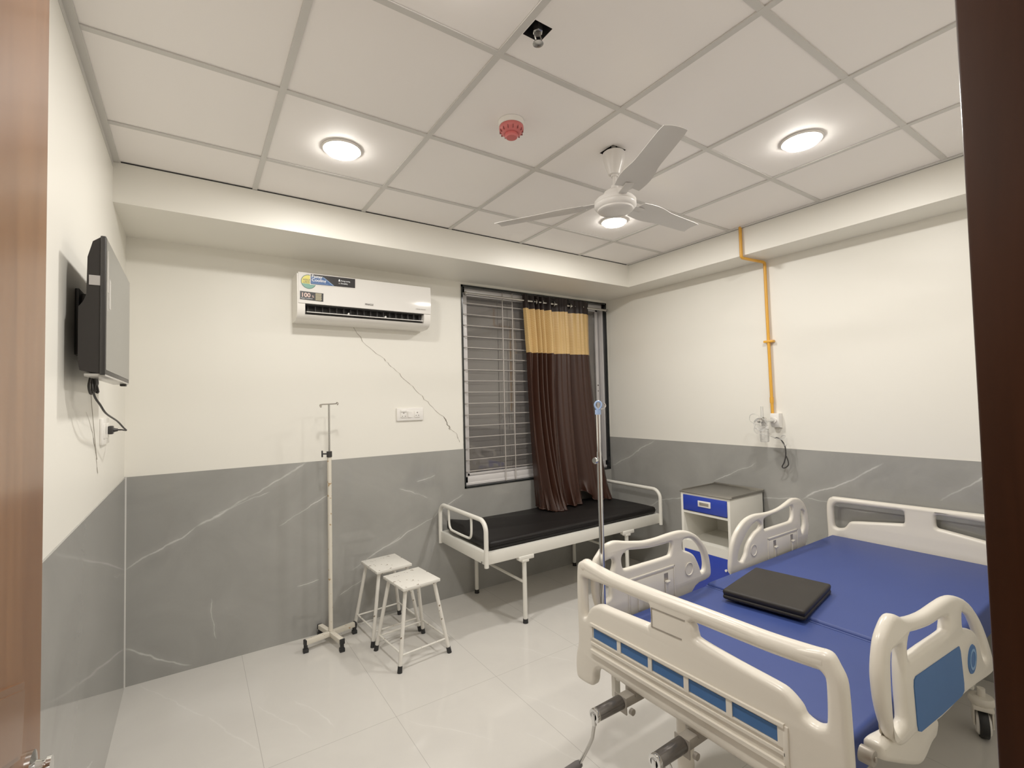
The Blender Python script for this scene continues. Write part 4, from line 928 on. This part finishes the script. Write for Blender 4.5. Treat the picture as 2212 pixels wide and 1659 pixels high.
# pivot housing under the near rail
plate('rail_pivot', [crom([(1.815, 0.650), (1.792, 0.640), (1.798, 0.612), (1.860, 0.578), (1.963, 0.528), (2.042, 0.494), (2.085, 0.494), (2.14, 0.512), (2.19, 0.52), (2.20, 0.57), (2.05, 0.61), (1.90, 0.635)], True, 4)], 'y', -2.982, 0.05, 0.016, MT['cream'], r3)
MB().lathe([(0, 0), (0.018, 0.0), (0.020, 0.004), (0.020, 0.03), (0, 0.03)], (1.742, -2.978, 0.640), 'Y', 20).cyl((1.742, -2.982, 0.640), (1.742, -2.976, 0.640), 0.007).build('pivot_bolt', MT['galv'], r3)

# under-frame, casters, cranks --------------------------------------------
ub = MB()
for y in (-2.13, -2.80): ub.box((1.70, y-0.02, 0.455), (3.79, y+0.02, 0.505), 0.004)
for x in (1.73, 2.42, 3.10, 3.76): ub.box((x-0.018, -2.82, 0.46), (x+0.018, -2.11, 0.50), 0.004)
ub.box((1.74, -2.88, 0.495), (3.77, -2.07, 0.511), 0.004)
for y in (-2.15, -2.80): ub.box((3.26, y-0.02, 0.20), (3.30, y+0.02, 0.47), 0.004)
ub.box((3.262, -2.80, 0.24), (3.298, -2.15, 0.28), 0.004)
ub.build('frame', MT['ivory'], bed)
MB().cyl((1.755, -2.405, 0.09), (1.755, -2.405, 0.47), 0.028).box((1.735, -2.82, 0.070), (1.775, -2.15, 0.100), 0.006).build('foot_stand', MT['cream'], bed)
MB().box((1.695, -2.132, 0.385), (1.725, -2.112, 0.50), 0.003).build('hanger_plate', MT['ivory'], bed)
for y, op in ((-2.245, True), (-2.505, False)):
    ck = MB()
    ck.box((1.606, y-0.028, 0.428), (1.611, y+0.028, 0.486), 0.001).box((1.61, y-0.020, 0.446), (1.84, y+0.020, 0.480), 0.003).box((1.66, y-0.026, 0.470), (1.68, y+0.026, 0.505), 0.002)
    ck = ck.build('crank', MT['galv'], bed)
    MB().lathe([(0, 0), (0.019, 0), (0.022, 0.004), (0.0235, 0.10), (0.0235, 0.125), (0.020, 0.126), (0, 0.126)], (1.482, y, 0.462), 'X', 20).build('crank_barrel', MT['gun'], ck)
    MB().cyl((1.625, y-0.032, 0.440), (1.625, y-0.044, 0.440), 0.011).build('crank_bolt', MT['galv'], ck)
    MB().lathe([(0.014, 0), (0.022, 0.001), (0.0235, 0.010), (0.021, 0.018), (0.012, 0.018)], (1.474, y, 0.462), 'X', 20).box((1.470, y-0.008, 0.430), (1.482, y+0.008, 0.475), 0.003).build('crank_end', MT['chrome'], ck)
    if op:
        q = [(1.478, y, 0.440), (1.478, y+0.002, 0.392), (1.472, y+0.004, 0.375), (1.452, y+0.006, 0.335), (1.430, y+0.008, 0.292)]
        MB().tube(crom([(1.478, -2.245, 0.440), (1.478, -2.235, 0.395), (1.478, -2.228, 0.372), (1.478, -2.195, 0.310), (1.478, -2.160, 0.250)], False, 4), 0.0062, 10).build('crank_arm', MT['steel'], ck)
        MB().lathe([(0, 0), (0.012, 0.0), (0.0145, 0.006), (0.0125, 0.03), (0.0145, 0.085), (0.012, 0.10), (0, 0.10)], (1.385, -2.157, 0.246), 'X', 16).build('crank_handle', MT['grip'], ck)
    else:
        MB().tube([(1.478, y, 0.440), (1.484, y-0.008, 0.400), (1.50, y-0.016, 0.34), (1.52, y-0.02, 0.27)], 0.0062, 10).build('crank_arm', MT['steel'], ck)
        MB().lathe([(0, 0), (0.012, 0.0), (0.0145, 0.006), (0.0125, 0.03), (0.0145, 0.085), (0.012, 0.10), (0, 0.10)], (1.52, y-0.02, 0.262), 'X', 16).build('crank_handle', MT['grip'], ck)
        MB().lathe([(0.013, -0.002), (0.013, 0.002), (0.020, 0.002), (0.020, -0.002), (0.013, -0.002)], (1.555, y+0.018, 0.405), 'X', 20).build('split_ring', MT['steel'], ck)
def caster(x, y, rot, k=1.0):
    c = MB(); M = Matrix.Translation((x, y, 0)) @ Matrix.Rotation(rot, 4, 'Z') @ Matrix.Diagonal((k, k, k, 1))
    for s_ in (-1, 1):
        c.box((-0.030, s_*0.031-0.003, 0.055), (0.030, s_*0.031+0.003, 0.140), 0.003, mtx=M)
    c.box((-0.045, -0.036, 0.128), (0.045, 0.036, 0.150), 0.008, mtx=M)
    if k == 1.0: c.lathe([(0, 0.148), (0.042, 0.148), (0.046, 0.155), (0.046, 0.172), (0.040, 0.180), (0, 0.180)], (x, y, 0))
    if k == 1.0: c.cyl((x, y, 0.17), (x, y, 0.215), 0.014)
    o = c.build('caster', MT['cream'], bed)
    wv = MB(); wv.lathe([(0, -0.017), (0.050, -0.017), (0.060, -0.016), (0.0625, -0.012), (0.0625, 0.012), (0.060, 0.016), (0.050, 0.017), (0, 0.017)], (0, 0, 0), 'Y', 32)
    bmesh.ops.transform(wv.bm, matrix=M @ Matrix.Translation((0, 0, 0.0628)), verts=wv.bm.verts)
    wv.build('wheel', MT['rubber'], o)
    hb_ = MB(); hb_.lathe([(0, -0.027), (0.044, -0.025), (0.052, -0.018), (0.052, 0.018), (0.044, 0.025), (0, 0.027)], (0, 0, 0), 'Y', 28)
    bmesh.ops.transform(hb_.bm, matrix=M @ Matrix.Translation((0, 0, 0.0628)), verts=hb_.bm.verts)
    hb_.build('hub_cover', MT['white_pl'], o)
    pd = MB().box((0.035, -0.022, 0.105), (0.085, 0.022, 0.122), 0.006, mtx=M).build('brake_pedal', MT['rubber'], o)
caster(3.28, -2.84, radians(20)); caster(3.30, -2.12, radians(-10)); caster(1.755, -2.17, radians(8), 0.52); caster(1.755, -2.80, radians(20), 0.52)

# mattress sections, cushion, drip pole -------------------------------------
bm_ = empty('bed_mattress', (2.74, -2.47, 0.53), 'blue vinyl sectioned mattress on the hospital bed', 'mattress')
for (x0, x1, zt) in ((1.738, 2.415, 0.634), (2.420, 3.772, 0.645)):
    s_ = MB().box((x0, -2.912, 0.512), (x1, -2.052, zt), 0.014, 4)
    s_.build('mattress_section', MT['bluev'], bm_, smooth=60)
MB().tube([(2.418, -2.90, 0.628), (2.418, -2.055, 0.628)], 0.006, 8).build('hinge_seam', MT['bluev'], bm_)
cu_ = empty('seat_cushion', (2.528, -2.340, 0.645), 'flat dark grey vinyl cushion lying on the blue bed mattress', 'cushion', rz=radians(9.3))
def cush(z0, z1, nm, d=0.0, wob=0.0):
    m_ = MB(); m_.box((-0.198+d, -0.165+d, z0), (0.198-d, 0.165-d, z1), 0.010, 3)
    me = bpy.data.meshes.new(nm); m_.bm.to_mesh(me); m_.bm.free(); me.shade_smooth(); me.set_sharp_from_angle(angle=radians(60))
    return mesh_obj(nm, me, MT['rexine2'] if not nm == 'zip_gusset' else MT['rexine'], cu_)
cush(0.0005, 0.0215, 'bottom_cover'); cush(0.020, 0.044, 'top_cover'); cush(0.015, 0.030, 'zip_gusset', 0.002)

dp = empty('bed_drip_pole', (1.745, -2.030, 0.45), 'tall chrome drip pole with blue hook at the bed foot corner', 'drip pole')
MB().cyl((1.745, -2.030, 0.44), (1.745, -2.030, 1.335), 0.0105).build('outer_tube', MT['chrome'], dp)
MB().cyl((1.745, -2.030, 1.32), (1.745, -2.030, 1.500), 0.0088).build('inner_tube', MT['chrome'], dp)
hk = MB().cyl((1.745, -2.030, 1.492), (1.745, -2.030, 1.512), 0.0125)
hk.tube(crom([(1.745, -2.030, 1.510), (1.738, -2.024, 1.522), (1.736, -2.022, 1.534), (1.741, -2.026, 1.545), (1.749, -2.034, 1.547), (1.755, -2.040, 1.538), (1.754, -2.040, 1.524), (1.748, -2.034, 1.514)], False, 5), 0.0042, 8)
hk.build('hook', MT['blueplast'], dp)
MB().tube(crom([(1.752, -2.038, 1.515), (1.762, -2.048, 1.518), (1.768, -2.052, 1.528), (1.764, -2.048, 1.540)], False, 5), 0.0026, 8).build('hook_clip', MT['chrome'], dp)
MB().lathe([(0, 0), (0.012, 0.0), (0.0135, 0.003), (0.0135, 0.008), (0.010, 0.011), (0.004, 0.012), (0.004, 0.034), (0, 0.034)], (1.715, -2.030, 1.300), 'X', 20).build('clamp_knob', MT['chrome'], dp)

# ------------------------------------------------------------------ camera, light, look
cam_d = bpy.data.cameras.new('camera'); cam = bpy.data.objects.new('camera', cam_d); COL.objects.link(cam)
yaw, pit, roll, f = radians(-33.90541), radians(2.05093), radians(-1.28407), 1026.758
fwv = Vector((-sin(yaw)*cos(pit), cos(yaw)*cos(pit), sin(pit)))
rt = Vector((cos(yaw), sin(yaw), 0)); up = rt.cross(fwv)
r2_ = rt*cos(roll) + up*sin(roll); u2_ = -rt*sin(roll) + up*cos(roll)
cam.matrix_world = Matrix(((r2_.x, u2_.x, -fwv.x, 0.32271), (r2_.y, u2_.y, -fwv.y, -3.49928), (r2_.z, u2_.z, -fwv.z, 1.55705), (0, 0, 0, 1)))
cam_d.sensor_fit = 'HORIZONTAL'; cam_d.sensor_width = 36.0; cam_d.lens = f*36.0/2212.0
cam_d.clip_start = 0.02; cam_d.clip_end = 60
S.camera = cam

wd = bpy.data.worlds.new('night'); S.world = wd; wd.use_nodes = True
bg = wd.node_tree.nodes['Background']; bg.inputs[0].default_value = (1.0, 0.96, 0.91, 1); bg.inputs[1].default_value = 0.06
# added fill light beyond the open door, unseen behind the camera
ld = bpy.data.lights.new('corridor_fill', 'AREA'); ld.shape = 'RECTANGLE'; ld.size = 1.2; ld.size_y = 0.6; ld.energy = 14; ld.color = (1.0, 0.96, 0.90)
lo = bpy.data.objects.new('corridor_fill', ld); COL.objects.link(lo); lo.location = (0.6, -4.6, 2.7); lo.rotation_euler = (radians(25), 0, 0)

S.view_settings.view_transform = 'Standard'; S.view_settings.look = 'None'
S.view_settings.exposure = 0.0; S.view_settings.gamma = 1.10
cy = S.cycles
cy.max_bounces = 10; cy.diffuse_bounces = 6; cy.glossy_bounces = 5; cy.transparent_max_bounces = 12; cy.transmission_bounces = 6
cy.sample_clamp_indirect = 6.0; cy.caustics_reflective = False; cy.caustics_refractive = False
cy.use_denoising = True
